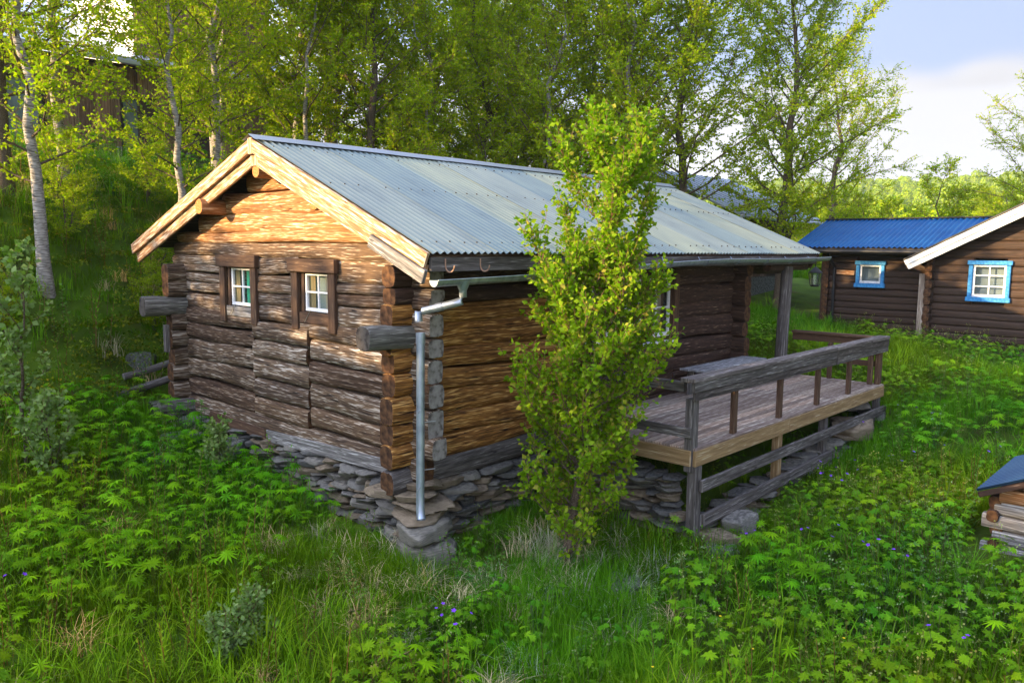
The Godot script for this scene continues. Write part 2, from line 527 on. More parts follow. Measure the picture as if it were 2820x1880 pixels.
# ---------------------------------------------------------------- ground
var GP := [
	[-0.35, -5.8, -0.12], [-0.4, -4.3, -0.36], [-0.4, -2.6, -0.62], [-0.4, -1.2, -0.82], [-0.5, 0.3, -1.0], [0.2, 0.7, -1.02],
	[-1.1, -1.5, -0.85], [-4.1, -0.3, -1.05], [-1.2, 2.7, -1.2], [1.6, 5.8, -1.2], [-3.2, -3.8, -0.5], [-2.5, -6.2, 0.45], [-1.2, -5.2, -0.05],
	[-0.8, -6.9, 0.9], [-1.42, -7.6, 1.95], [-1.45, -9.3, 3.25], [0.3, -7.2, 1.0], [0.6, -9.3, 2.5], [2.5, -23, 4.8], [5.9, -16.4, 4.6], [0.5, -13, 4.2], [-4, -9.5, 2.6],
	[-8, -6, 1.4], [-10, 0, 0.2], [-8, 6, -1.2], [-6, 8, -1.9], [-12, 14, -2.4], [0, 12, -2.3], [7, 11, -1.4],
	[3.7, 5.0, -0.62], [8, 4.6, -0.25], [8.8, 3.1, -0.12], [11.2, 0.44, 0.3], [15.2, -1.2, 0.55], [15.8, 1.2, 0.22], [17.5, 3.2, 0.05], [20.4, -6, 1.5], [26, 5, 0.3], [14, 8, -0.5], [20, 12, -0.8],
	[2.4, 2.4, -1.04], [3.2, 2.6, -1.08], [4.4, 2.6, -1.0], [6.2, 2.6, -0.82], [8.5, 2.5, -0.48], [5, 1, -0.5], [9, 0, 0.0], [1, 0.4, -0.85], [1, 1.2, -1.0], [0.95, 2.1, -1.05],
	[4, -7, 1.1], [9, -7, 1.0], [12, -3, 0.7], [5, -11, 2.9], [12, -12, 1.6], [20, -14, 1.6], [12, -22, 3.2], [-12.8, -15.3, 5.7], [-16, -10.2, 5.7], [-19.2, -5.1, 5.7], [-22.4, 0, 5.6], [-25.6, 5, 5.2], [-10, -22, 6.3], [-28, -16, 6.6], [30, -20, 1.8], [3, -2.5, -0.4], [-24, 14, 0.0], [24, 22, -1.6], [0, 26, -4.5]]
var tps := []
func phi(r2: float) -> float:
	return 0.0 if r2 < 1e-9 else r2 * log(r2)

func solve_ground() -> void:
	var n := GP.size()
	var m := n + 3
	var A := []
	for i in m:
		var row := PackedFloat64Array()
		row.resize(m + 1)
		A.append(row)
	for i in n:
		for j in n:
			var dx: float = GP[i][0] - GP[j][0]; var dz: float = GP[i][1] - GP[j][1]
			A[i][j] = phi(dx * dx + dz * dz)
		A[i][i] += 0.4
		A[i][n] = 1.0; A[i][n + 1] = GP[i][0]; A[i][n + 2] = GP[i][1]
		A[n][i] = 1.0; A[n + 1][i] = GP[i][0]; A[n + 2][i] = GP[i][1]
		A[i][m] = GP[i][2]
	for k in m:
		var best := k
		for i in range(k + 1, m):
			if absf(A[i][k]) > absf(A[best][k]): best = i
		var sw = A[k]; A[k] = A[best]; A[best] = sw
		for i in m:
			if i == k: continue
			var q: float = A[i][k] / A[k][k]
			if q == 0.0: continue
			for j in range(k, m + 1):
				A[i][j] -= q * A[k][j]
	for k in m:
		tps.append(A[k][m] / A[k][k])

func ground_raw(x: float, z: float) -> float:
	var n := GP.size()
	var s: float = tps[n] + tps[n + 1] * x + tps[n + 2] * z
	for i in n:
		var dx: float = x - GP[i][0]; var dz: float = z - GP[i][1]
		var r2 := dx * dx + dz * dz
		if r2 > 1e-9: s += tps[i] * r2 * log(r2)
	return s

var gcache := PackedFloat32Array()
const GX0 := -34.0
const GZ0 := -34.0
const GS := 0.5
const GN := 141
func fill_ground() -> void:
	gcache.resize(GN * GN)
	for i in GN:
		for j in GN:
			gcache[i * GN + j] = ground_raw(GX0 + i * GS, GZ0 + j * GS)

func ground(x: float, z: float) -> float:
	var xc := clampf(x, GX0 + 0.01, GX0 + (GN - 1) * GS - 0.01)
	var zc := clampf(z, GZ0 + 0.01, GZ0 + (GN - 1) * GS - 0.01)
	var fx := (xc - GX0) / GS; var fz := (zc - GZ0) / GS
	var i := int(fx); var j := int(fz)
	fx -= i; fz -= j
	var a := lerpf(gcache[i * GN + j], gcache[(i + 1) * GN + j], fx)
	var b := lerpf(gcache[i * GN + j + 1], gcache[(i + 1) * GN + j + 1], fx)
	var y := lerpf(a, b, fz)
	y += fn.get_noise_2d(x * 18, z * 18) * 0.06
	# beyond the plot the land evens out
	var far := maxf(absf(x), absf(z))
	var t := clampf((far - 26.0) / 40.0, 0, 1)
	t = t * t * (3 - 2 * t)
	var land := 1.2 + fn.get_noise_2d(x * 0.6, z * 0.6) * 1.5
	# a low wooded hill beyond the houses
	var r := Vector2(x, z).length()
	var h := clampf((r - 130.0) / 420.0, 0, 1)
	var ahead := clampf((Vector2(x, z).normalized().dot(Vector2(0.93, -0.36)) + 0.2) * 1.4, 0, 1)
	land += h * h * (3 - 2 * h) * 40.0 * ahead * (1.0 + 0.16 * fn.get_noise_2d(x * 0.14, z * 0.14))
	return lerpf(y, land, t)

func make_ground() -> void:
	var ax := []
	var p := -34.0
	while p < 36.0:
		ax.append(p); p += 0.5
	var step := 0.7
	while p < 1400.0:
		ax.append(p); p += step; step *= 1.13
	var neg := []
	p = -34.6; step = 0.8
	while p > -1400.0:
		neg.append(p); p -= step; step *= 1.13
	neg.reverse()
	ax = neg + ax
	var rows := []; var us := []; var vs := []
	for z in ax:
		var row := []
		for x in ax:
			row.append(Vector3(x, ground(x, z), z))
		row.reverse()
		rows.append(row)
		us.append(0.0)
	for x in ax: vs.append(0.0)
	var mb := MB.new()
	mb.grid(rows, us, vs)
	var am := mb.done()
	var o := obj("ground", am, M.turf)
	tag(o, "grassy ground of the bank and the meadow round the cabins", "ground", "", "structure")

# ---------------------------------------------------------------- birches
# bends a branch from a in direction d; returns its points
func limb_path(a: Vector3, d: Vector3, L: float, n: int, wander: float, lift: float) -> Array:
	var pts := [a]
	var dir := d.normalized()
	var p := a
	for i in n:
		dir = (dir + Vector3(rf(-1, 1), rf(-0.7, 0.7), rf(-1, 1)) * wander + Vector3(0, lift, 0)).normalized()
		p += dir * (L / n)
		pts.append(p)
	return pts

func along_path(path: Array, t: float) -> Array:
	var x := clampf(t, 0, 0.9999) * (path.size() - 1)
	var i := int(x)
	return [path[i].lerp(path[i + 1], x - i), (path[i + 1] - path[i]).normalized()]

# spec: h height, r trunk radius, start of crown (0..1), spread in metres, limbs, twigs per limb, leaves per twig, leaf length, stems, lean
func make_birch(called: String, s: Dictionary, leaf_mat: Material, bark: Material, tones: Array) -> Node3D:
	var root := Node3D.new()
	root.name = called
	var wood_mb := MB.new()
	var limb_mb := MB.new()
	var twig_mb := MB.new()
	var lf := MB.new()
	for st in s.get("stems", 1):
		var lean: Vector3 = s.get("lean", Vector3.ZERO) + (Vector3(rf(-1, 1), 0, rf(-1, 1)) * s.get("fork", 0.25) if st > 0 else Vector3.ZERO)
		var H: float = s.h * (1.0 if st == 0 else rf(0.7, 0.9))
		var path := []
		var rad := []
		var wob := Vector3(rf(0, 90), rf(0, 90), 0)
		var off := Vector3(rf(-0.2, 0.2), 0, rf(-0.2, 0.2)) * (1.0 if st > 0 else 0.0)
		for i in 13:
			var t := i / 12.0
			path.append(off + lean * (t * H) + Vector3(fn.get_noise_2d(t * 160 + wob.x, 0) * 0.09 * H * t, t * H - 0.15, fn.get_noise_2d(t * 160 + wob.y, 40) * 0.09 * H * t))
			rad.append(maxf(s.r * (1.0 if st == 0 else 0.7) * (pow(1.0 - t, 0.8) + 0.35 * exp(-t * 26.0)), 0.008))
		wood_mb.tube(path, rad, 9, 0.0)
		var limbs: int = s.limbs / s.get("stems", 1)
		for i in limbs:
			var t: float = s.start + (0.97 - s.start) * (i + rf(0, 0.9)) / limbs
			var o := along_path(path, t)
			var az := i * 2.39996 + rf(-0.5, 0.5)
			var shape: float = s.get("profile", 0.75)
			var u: float = (t - s.start) / (1.0 - s.start)
			var prof := pow(sin(PI * clampf(0.12 + 0.86 * pow(u, shape), 0, 1)), 0.8)
			if s.has("full"):
				prof = minf(1.0, 2.3 * pow(1.0 - u, 0.62)) * lerpf(0.82, 0.95, u)
			var L: float = s.spread * prof * rf(0.7, 1.12) + 0.15
			var up := lerpf(s.get("up0", 0.25), s.get("up1", 1.5), u) + rf(-0.15, 0.25)
			var d := Vector3(cos(az), up, sin(az))
			var lp := limb_path(o[0], d, L, 6, 0.20, s.get("lift", 0.05))
			var lr: float = maxf(s.r * (1 - t) * 0.26, 0.006) + 0.0025 * L
			var lrad := []
			for k in 7: lrad.append(maxf(lr * (1 - k / 6.6), 0.004))
			limb_mb.tube(lp, lrad, 5)
			var tw := int(s.twigs * (0.35 + 0.75 * L / s.spread) * (lerpf(0.28, 1.75, u) if s.has("full") else 1.0))
			for j in tw:
				var q := along_path(lp, 1.0 - pow(rng.randf(), 1.25) * 0.86)
				var td: Vector3 = (q[1] * 0.75 + Vector3(rf(-1, 1), rf(-0.55, 0.9) + s.get("twig_up", 0.0), rf(-1, 1))).normalized()
				var TL: float = s.get("twig_len", 0.55) * rf(0.45, 1.25)
				var tp := limb_path(q[0], td, TL, 3, 0.22, s.get("twig_lift", -0.06))
				twig_mb.tube(tp, [0.006 * s.get("twig_r", 1.0), 0.005 * s.get("twig_r", 1.0), 0.004 * s.get("twig_r", 1.0), 0.002], 3)
				for k in s.leaves:
					var lpnt := along_path(tp, 0.12 + 0.88 * (k + rf(0, 1)) / s.leaves)
					var la: Vector3 = (Vector3(rf(-1, 1), rf(-1.0, 0.55), rf(-1, 1)) + lpnt[1] * 0.6).normalized()
					var ln: Vector3 = (la.cross(Vector3(rf(-1, 1), rf(-1, 1), rf(-1, 1))).normalized() + Vector3(0, 0.55, 0))
					ln = (ln - la * ln.dot(la)).normalized()
					var sz: float = s.leaf * rf(0.65, 1.2)
					var col: Color = (tones[0] as Color).lerp(tones[1], rng.randf())
					if rng.randf() < 0.12: col = col.lerp(tones[2], rf(0.3, 1.0))
					lf.leaf(lpnt[0] + la * rf(0.0, 0.03), la * sz, ln, sz * 0.40, col)
	obj("trunk", wood_mb.done(), bark, root)
	obj("limbs", limb_mb.done(), M.bark_dark, root)
	var tw_o := obj("twigs", twig_mb.done(), M.twig, root)
	tw_o.set_meta("kind", "stuff")
	var cr := obj("crown", lf.done(), leaf_mat, root)
	cr.set_meta("kind", "stuff")
	return root

func put_tree(src: Node3D, first: bool, where: Vector3, turn: float, size: Vector3, label: String, group: String) -> Node3D:
	var o: Node3D = src if first else src.duplicate()
	o.name = numbered("birch_tree")
	add_child(o)
	o.position = where
	o.rotation.y = turn
	o.scale = size
	tag(o, label, "tree", group)
	return o

# ---------------------------------------------------------------- plants of the meadow
func palmate(mb: MB, p: Vector3, nrm: Vector3, r: float, lobes: int, w: float, droop: float, col: Color, span := TAU) -> void:
	var x := nrm.cross(Vector3(0.3, 0.1, 0.9)).normalized()
	var y := nrm.cross(x)
	var a0 := rf(0, TAU)
	for i in lobes:
		var a := a0 + span * i / lobes
		var d := (x * cos(a) + y * sin(a))
		var L := r * rf(0.8, 1.1)
		mb.leaf(p, (d - nrm * droop).normalized() * L, (nrm + d * droop).normalized(), L * w, col.lerp(Color(col.r * 1.25, col.g * 1.2, col.b), rf(0, 1)), 0.22)

func stalk(mb: MB, a: Vector3, b: Vector3, w: float, col: Color) -> void:
	var mid := (a + b) / 2 + Vector3(0, a.distance_to(b) * 0.1, 0)
	mb.tube([a, mid, b], [w, w * 0.8, w * 0.6], 3, 0, col)

func lupin() -> ArrayMesh:
	var mb := MB.new()
	for i in 9:
		var az := i * 2.4 + rf(-0.4, 0.4)
		var out := rf(0.03, 0.26)
		var h := rf(0.22, 0.50) * (1.0 - out * 0.8)
		var top := Vector3(cos(az) * out, h, sin(az) * out)
		stalk(mb, Vector3(cos(az), 0, sin(az)) * 0.02, top, 0.004, Color(0.10, 0.16, 0.03))
		var n := (Vector3.UP + Vector3(cos(az), 0, sin(az)) * rf(0.0, 0.7)).normalized()
		palmate(mb, top, n, rf(0.045, 0.12), 8 + rng.randi() % 4, rf(0.09, 0.13), rf(0.0, 0.5), Color(0.075, 0.21, 0.006).lerp(Color(0.115, 0.27, 0.008), rng.randf()))
	return mb.done()

func cranesbill() -> ArrayMesh:
	var mb := MB.new()
	for i in 13:
		var az := i * 2.4 + rf(-0.4, 0.4)
		var out := rf(0.02, 0.24)
		var h := rf(0.14, 0.46) * (1.0 - out * 0.8)
		var top := Vector3(cos(az) * out, h, sin(az) * out)
		stalk(mb, Vector3(cos(az), 0, sin(az)) * 0.02, top, 0.003, Color(0.11, 0.15, 0.04))
		var n := (Vector3.UP + Vector3(cos(az), 0, sin(az)) * rf(0.1, 0.8)).normalized()
		var c := Color(0.07, 0.19, 0.008).lerp(Color(0.12, 0.25, 0.010), rng.randf())
		var r := rf(0.04, 0.07)
		palmate(mb, top, n, r, 7, 0.23, rf(0.05, 0.3), c)
		palmate(mb, top + n * 0.003, n, r * 0.85, 7, 0.17, rf(0.05, 0.3), c)
	for i in 2:
		# a loose head of buds
		var top := Vector3(rf(-0.15, 0.15), rf(0.42, 0.56), rf(-0.15, 0.15))
		stalk(mb, Vector3(top.x * 0.3, 0.1, top.z * 0.3), top, 0.003, Color(0.12, 0.15, 0.05))
		for k in 5:
			var q := top + Vector3(rf(-1, 1), rf(-0.5, 1), rf(-1, 1)) * 0.03
			mb.leaf(q, Vector3(rf(-1, 1), rf(0, 1.5), rf(-1, 1)).normalized() * 0.022, Vector3(rf(-1, 1), 1, rf(-1, 1)).normalized(), 0.008, Color(0.20, 0.25, 0.09))
	return mb.done()

func grass_tuft(n: int, h: float, spread: float, w: float, c0: Color, c1: Color, flop := 0.9) -> ArrayMesh:
	var mb := MB.new()
	for i in n:
		var az := rf(0, TAU)
		var d := Vector3(cos(az), 0, sin(az))
		var H := h * rf(0.55, 1.15)
		var reach := rf(0.15, flop) * H
		var base := Vector3(rf(-1, 1), 0, rf(-1, 1)) * spread
		var path := []
		for k in 5:
			var t := k / 4.0
			path.append(base + d * (reach * t * t) + Vector3(0, H * (t * (1.0 - 0.40 * t * t * clampf(reach / H * 1.4, 0, 1))), 0))
		mb.blade(path, w * rf(0.7, 1.2), Vector3(-d.z, 0, d.x), c0.lerp(c1, rng.randf()))
	return mb.done()

func fireweed() -> ArrayMesh:
	var mb := MB.new()
	for s in 3:
		var b := Vector3(rf(-0.1, 0.1), 0, rf(-0.1, 0.1))
		var h := rf(0.25, 0.5)
		var lean := Vector3(rf(-0.1, 0.1), 0, rf(-0.1, 0.1))
		var red := rng.randf() < 0.1
		var c := Color(0.16, 0.10, 0.03) if red else Color(0.09, 0.20, 0.012)
		stalk(mb, b, b + lean + Vector3(0, h, 0), 0.004, Color(0.18, 0.10, 0.05))
		for k in 16:
			var t := 0.2 + 0.8 * k / 15.0
			var az := k * 2.4
			var d := Vector3(cos(az), lerpf(0.1, 1.1, t), sin(az)).normalized()
			mb.leaf(b + lean * t + Vector3(0, h * t, 0), d * rf(0.05, 0.085) * (1.25 - 0.6 * t), (Vector3.UP - d * d.y + Vector3(rf(-0.2, 0.2), 0, rf(-0.2, 0.2))).normalized(), 0.009, c.lerp(Color(0.13, 0.26, 0.015), rf(0, 0.6)))
	return mb.done()

func heath() -> ArrayMesh:
	# low cushions of bilberry and moss
	var mb := MB.new()
	for i in 150:
		var p := Vector3(rf(-1, 1), 0, rf(-1, 1)) * 0.30
		p.y = rf(0.0, 0.17) * (1.0 - p.length() * 2.0)
		var d := Vector3(rf(-1, 1), rf(-0.1, 1.0), rf(-1, 1)).normalized()
		mb.leaf(p, d * rf(0.03, 0.06), (Vector3.UP + Vector3(rf(-1, 1), 0, rf(-1, 1)) * 0.6).normalized(), 0.013, Color(0.09, 0.16, 0.01).lerp(Color(0.20, 0.19, 0.02), rng.randf()))
	return mb.done()

func bush_sprig() -> ArrayMesh:
	# an upright leafy shoot of a young broadleaf plant
	var mb := MB.new()
	for s in 4:
		var b := Vector3(rf(-0.08, 0.08), 0, rf(-0.08, 0.08))
		var h := rf(0.25, 0.55)
		var lean := Vector3(rf(-0.12, 0.12), 0, rf(-0.12, 0.12))
		stalk(mb, b, b + lean + Vector3(0, h, 0), 0.004, Color(0.12, 0.09, 0.05))
		for k in 18:
			var t := 0.15 + 0.85 * k / 17.0
			var az := k * 2.4
			var d := Vector3(cos(az), rf(0.1, 0.8), sin(az)).normalized()
			mb.leaf(b + lean * t + Vector3(0, h * t, 0), d * rf(0.035, 0.06), (Vector3.UP + Vector3(rf(-0.4, 0.4), 0, rf(-0.4, 0.4))).normalized(), 0.017, Color(0.07, 0.16, 0.025).lerp(Color(0.11, 0.21, 0.03), rng.randf()))
	return mb.done()

func petal_flower(c: Color) -> ArrayMesh:
	var mb := MB.new()
	stalk(mb, Vector3(0, -0.12, 0), Vector3.ZERO, 0.0025, Color(0.11, 0.15, 0.04))
	for k in 5:
		var a := TAU * k / 5
		var d := Vector3(cos(a), 0.35, sin(a)).normalized()
		mb.leaf(Vector3.ZERO, d * 0.020, (Vector3.UP - d * d.y).normalized(), 0.0095, c)
	return mb.done()

func blocked(x: float, z: float) -> bool:
	if x > -0.22 and x < 8.0 and z > -6.0 and z < 0.18: return true      # cabin
	if x > 15.9 and z > -9.5 and z < 13.0 and x < 24.5: return true       # dark cabins
	if x > 3.45 and x < 5.4 and z > 4.75 and z < 6.9: return true         # shed
	return false

func cover(x: float, z: float) -> float:
	return fn.get_noise_2d(x * 9 + 300, z * 9)

func make_meadow() -> void:
	var kinds := {"lupin": [], "crane": [], "grass": [], "fine": [], "fire": [], "heath": [], "dry": [], "sprig": []}
	var bands := [[4.0, 11.5, 0.155], [11.5, 22.0, 0.24], [22.0, 48.0, 0.5]]
	for b in bands:
		var step: float = b[2]
		var n := int(64.0 / step)
		if b[1] > 30: n = int(100.0 / step)
		for i in n:
			for j in n:
				var x := CAM.x - 12 + (i + rng.randf()) * step
				var z := CAM.z + 10 - (j + rng.randf()) * step
				var keep := rng.randf()
				var k2 := rng.randf()
				var d := Vector3(x, 0, z) - CAM
				var depth := d.dot(FWD)
				if depth < b[0] or depth >= b[1]: continue
				if blocked(x, z): continue
				var y := ground(x, z)
				var p := Vector3(x, y, z)
				var q := pix(p + Vector3(0, 0.2, 0))
				if q.x < -300 or q.x > 2650 or q.y > 1900 or q.y < 250: continue
				var under := x > 2.3 and x < 8.9 and z > 0.1 and z < 2.3
				if under and k2 > 0.35: continue
				var c := cover(x, z)
				var c2 := fn.get_noise_2d(x * 14 + 900, z * 14)
				var kind := "grass"
				var hill := z < -5.9 and x < 3.0
				var right := x > 3.0 or z > 4.2
				var corner := Vector2(x + 0.2, z - 0.9).length() < 2.3 and x > -1.5
				if corner and c2 + rf(-0.25, 0.25) > -0.12 and z > -1.2:
					kind = "dry" if keep < 0.28 else "grass" if keep < 0.8 else "fine"
					if keep > 0.9: kind = "sprig"
					if keep < 0.55 and Vector2(x - 0.1, z - 1.3).length() < 0.9: kind = "dry"
				elif hill:
					kind = "heath" if c + rf(-0.25, 0.25) > 0.05 else "grass"
					if keep < 0.10: kind = "fire"
					elif keep < 0.22: kind = "sprig"
					elif keep < 0.5: kind = "fine"
					elif keep > 0.96: kind = "dry"
				elif depth > 14 and x > 9:
					kind = "grass" if c > -0.05 else "crane"
					if keep < 0.3: kind = "fine"
				elif right:
					kind = "crane" if c + rf(-0.25, 0.25) > -0.18 else "lupin" if c2 > -0.05 else "grass"
					if keep < 0.26: kind = "grass"
					elif keep < 0.33: kind = "fire"
					elif keep < 0.38: kind = "sprig"
					elif keep > 0.93: kind = "lupin"
				else:
					kind = "lupin" if c + rf(-0.2, 0.2) > -0.06 else "grass" if c2 + rf(-0.2, 0.2) > -0.12 or (x > -1.6 and z < 0.5) else "crane"
					if keep < 0.16: kind = "fire"
					elif keep < 0.34: kind = "fine"
					elif keep > 0.985: kind = "dry"
				if kind == "lupin" and keep > 0.72 and depth < 11: kind = "grass"
				var s := rf(0.6, 1.3) * (1.0 if depth < 22 else 1.45)
				if under: s *= 0.6
				if hill: s *= 1.25
				if x > -1.1 and z < -0.2 and z > -5.9: s *= 0.95
				if corner and kind != "dry": s *= 0.75
				if x > 2.3 and x < 8.7 and z > 2.2 and z < 2.85: s *= 0.5
				var up := Vector3.UP
				var t := Transform3D(Basis(up, rf(0, TAU)).scaled(Vector3(s, s * rf(0.85, 1.15), s)), p - Vector3(0, 0.01, 0))
				var w := 1.3 * (0.85 + 0.3 * (fn.get_noise_2d(x * 30, z * 30 + 70) + 0.5))
				var ye := clampf(fn.get_noise_2d(x * 7 + 50, z * 7) * 1.2, -0.25, 0.35)
				w *= rf(0.68, 1.12)
				ye += rf(-0.18, 0.30)
				kinds[kind].append([t, Color(w * (1 + ye), w * (1 + ye * 0.25), w * (1 - ye * 0.5)), depth])
	# a sward of short grass under all of it
	for b in [[4.0, 11.5, 0.105], [11.5, 24.0, 0.16], [24.0, 40.0, 0.36]]:
		var step: float = b[2]
		var n := int((64.0 if b[1] < 30 else 90.0) / step)
		for i in n:
			for j in n:
				var x := CAM.x - 12 + (i + rng.randf()) * step
				var z := CAM.z + 10 - (j + rng.randf()) * step
				var r1 := rng.randf(); var r2 := rng.randf(); var r3 := rng.randf()
				var depth := (Vector3(x, 0, z) - CAM).dot(FWD)
				if depth < b[0] or depth >= b[1] or blocked(x, z): continue
				if x > 2.3 and x < 8.9 and z > 0.1 and z < 2.3 and r1 > 0.3: continue
				var p := Vector3(x, ground(x, z), z)
				var q := pix(p + Vector3(0, 0.2, 0))
				if q.x < -300 or q.x > 2650 or q.y > 1900 or q.y < 250: continue
				var s := (0.7 + 0.6 * r2) * (1.0 if depth < 24 else 1.9) * (1.0 + 1.1 * fn.get_noise_2d(x * 16 + 600, z * 16))
				if depth < 13 and r2 > 0.72 + fn.get_noise_2d(x * 20 + 40, z * 20): continue
				if z < -5.9 and x < 3.0 and r2 > 0.5 + fn.get_noise_2d(x * 10, z * 10): continue
				var w := 0.80 + 0.6 * fn.get_noise_2d(x * 12, z * 12 + 170) + 0.2 * r3
				var ye := clampf(fn.get_noise_2d(x * 7 + 50, z * 7) * 1.2, -0.25, 0.35)
				kinds["fine"].append([Transform3D(Basis(Vector3.UP, r3 * TAU).scaled(Vector3(s, s * (0.7 + 0.5 * r1), s)), p), Color(w * (1 + ye), w, w * (1 - ye)), depth])
	# meshes in a few variants so that no clump repeats
	var make := {
		"lupin": [5, func(): return lupin(), "lupin_plants", "palmate green lupin leaves in rosettes over the bank", "lupin plants", M.herb],
		"crane": [5, func(): return cranesbill(), "cranesbill_plants", "lobed cranesbill leaves and pale buds spread over the meadow", "meadow plants", M.herb],
		"grass": [5, func(): return grass_tuft(17, 0.46, 0.07, 0.0052, Color(0.09, 0.21, 0.008), Color(0.16, 0.31, 0.015)), "tall_grass", "tall arching grass blades in loose tufts", "grass", M.herb],
		"fine": [2, func(): return grass_tuft(34, 0.24, 0.10, 0.0034, Color(0.085, 0.20, 0.006), Color(0.14, 0.27, 0.010), 0.6), "short_grass", "short fine grass between the taller plants", "grass", M.herb],
		"fire": [3, func(): return fireweed(), "fireweed_shoots", "upright willowherb shoots with narrow leaves, some reddish", "shoots", M.herb],
		"heath": [3, func(): return heath(), "bilberry_heath", "low bilberry and moss cushions on the steep bank", "heath", M.herb],
		"dry": [2, func(): return grass_tuft(46, 0.34, 0.12, 0.0032, Color(0.36, 0.28, 0.14), Color(0.54, 0.45, 0.26), 1.5), "dry_grass", "last year's straw coloured grass lying in tufts", "dry grass", M.straw],
		"sprig": [2, func(): return bush_sprig(), "leafy_shoots", "small leafy broadleaf shoots among the grass", "shoots", M.herb]}
	for k in make:
		var d: Array = make[k]
		for v in d[0]:
			var mesh: ArrayMesh = d[1].call()
			var xs := []; var cs := []
			var src: Array = kinds[k]
			for i in range(v, src.size(), d[0]):
				xs.append(src[i][0]); cs.append(src[i][1])
			if xs.is_empty(): continue
			var o := many(d[2], mesh, d[5], xs, cs)
			tag(o, d[3], d[4], d[2].replace("_", " ") + " of the meadow", "stuff")

func make_flowers() -> void:
	# purple cranesbill flowers in loose patches, a few yellow ones: [x, z, how many, how wide]
	var xs := []; var cs := []
	for s in [[5.07, 2.94, 12, 0.35], [6.1, 3.4, 4, 0.2], [2.68, 3.72, 4, 0.3], [2.56, 4.3, 5, 0.3], [-1.16, 1.89, 7, 0.22], [-3.81, -1.24, 3, 0.15], [6.44, 4.52, 6, 0.6], [7.69, 3.15, 6, 0.7], [2.27, 2.95, 3, 0.2], [1.6, 5.31, 3, 0.4]]:
		for i in s[2]:
			var x: float = s[0] + rf(-1, 1) * s[3]; var z: float = s[1] + rf(-1, 1) * s[3]
			xs.append(Transform3D(Basis(Vector3(rf(-0.4, 0.4), 1, rf(-0.4, 0.4)).normalized(), rf(0, TAU)).scaled(Vector3.ONE * rf(0.9, 1.4)), Vector3(x, ground(x, z) + rf(0.46, 0.60), z)))
			cs.append(Color(1, 1, 1) * rf(0.8, 1.2))
	var o := many("cranesbill_flowers", petal_flower(Color(0.20, 0.06, 0.50)), M.petal, xs, cs)
	tag(o, "small purple cranesbill flowers scattered in patches over the meadow", "flowers", "", "stuff")
	xs = []; cs = []
	for s in [[0.5, 5.21], [1.64, 3.02], [0.65, 3.58], [-0.43, 3.55], [0.39, 4.03], [1.07, 4.55]]:
		xs.append(Transform3D(Basis(Vector3.UP, rf(0, TAU)).scaled(Vector3.ONE * 0.8), Vector3(s[0], ground(s[0], s[1]) + 0.42, s[1])))
		cs.append(Color.WHITE)
	o = many("buttercups", petal_flower(Color(0.8, 0.6, 0.02)), M.petal, xs, cs)
	tag(o, "a few yellow buttercup heads among the grass", "flowers", "", "stuff")

# ---------------------------------------------------------------- stones
var stones := []
func make_stone_meshes() -> void:
	# blocks split along flat planes, worn a little at the edges
	for s in 14:
		var planes := [[Vector3(rf(-0.08, 0.08), 1, rf(-0.08, 0.08)).normalized(), 0.44], [Vector3(rf(-0.1, 0.1), -1, rf(-0.1, 0.1)).normalized(), 0.44]]
		var m := 5 + rng.randi() % 3
		for i in m:
			var a := TAU * (i + rf(-0.28, 0.28)) / m
			planes.append([Vector3(cos(a), rf(-0.35, 0.3), sin(a)).normalized(), rf(0.36, 0.5)])
		for i in 3:
			var a := rf(0, TAU)
			planes.append([Vector3(cos(a), rf(0.5, 1.2) * (1 if i else -1), sin(a)).normalized(), rf(0.46, 0.58)])
		var sd := rf(0, 500)
		var facing := {}
		var rows := []; var us := []; var vs := []
		for i in 15:
			var la := PI / 2 - PI * i / 14.0
			var ring := []
			for k in 27:
				var lo := TAU * (k % 26) / 26.0
				var d := Vector3(cos(la) * cos(lo), sin(la), cos(la) * sin(lo))
				var r := 0.72
				var nn := d
				for q in planes:
					var c: float = d.dot(q[0])
					if c > 0.05 and q[1] / c < r:
						r = q[1] / c
						nn = q[0]
				r *= 1.0 + fn.get_noise_3d(d.x * 90 + sd, d.y * 90, d.z * 90) * 0.05
				ring.append(d * r)
				facing[d * r] = nn
			ring.reverse()
			rows.append(ring); us.append(i / 14.0)
		for k in 27: vs.append(k / 26.0)
		var mb := MB.new()
		mb.grid(rows, us, vs, true)
		if mb.n[100].dot(mb.v[100]) < 0:
			for i in mb.n.size(): mb.n[i] = -mb.n[i]
			for i in range(0, mb.ix.size(), 3):
				var q := mb.ix[i + 1]; mb.ix[i + 1] = mb.ix[i + 2]; mb.ix[i + 2] = q
		for i in mb.n.size():
			mb.n[i] = (mb.n[i] * 0.12 + facing.get(mb.v[i], mb.n[i]) * 0.88).normalized()
		stones.append(mb.done())

func stone(parent: Node, at: Vector3, size: Vector3, turn := 0.0, tilt := 0.0, called := "stone", m: Material = null) -> MeshInstance3D:
	var b := Basis(Vector3.UP, turn) * Basis(Vector3(0, 0, 1), tilt) * Basis(Vector3(1, 0, 0), rf(-0.08, 0.08))
	return obj(called, pick(stones), m if m else pick(M.stone), parent, Transform3D(b * Basis.from_scale(size), at))

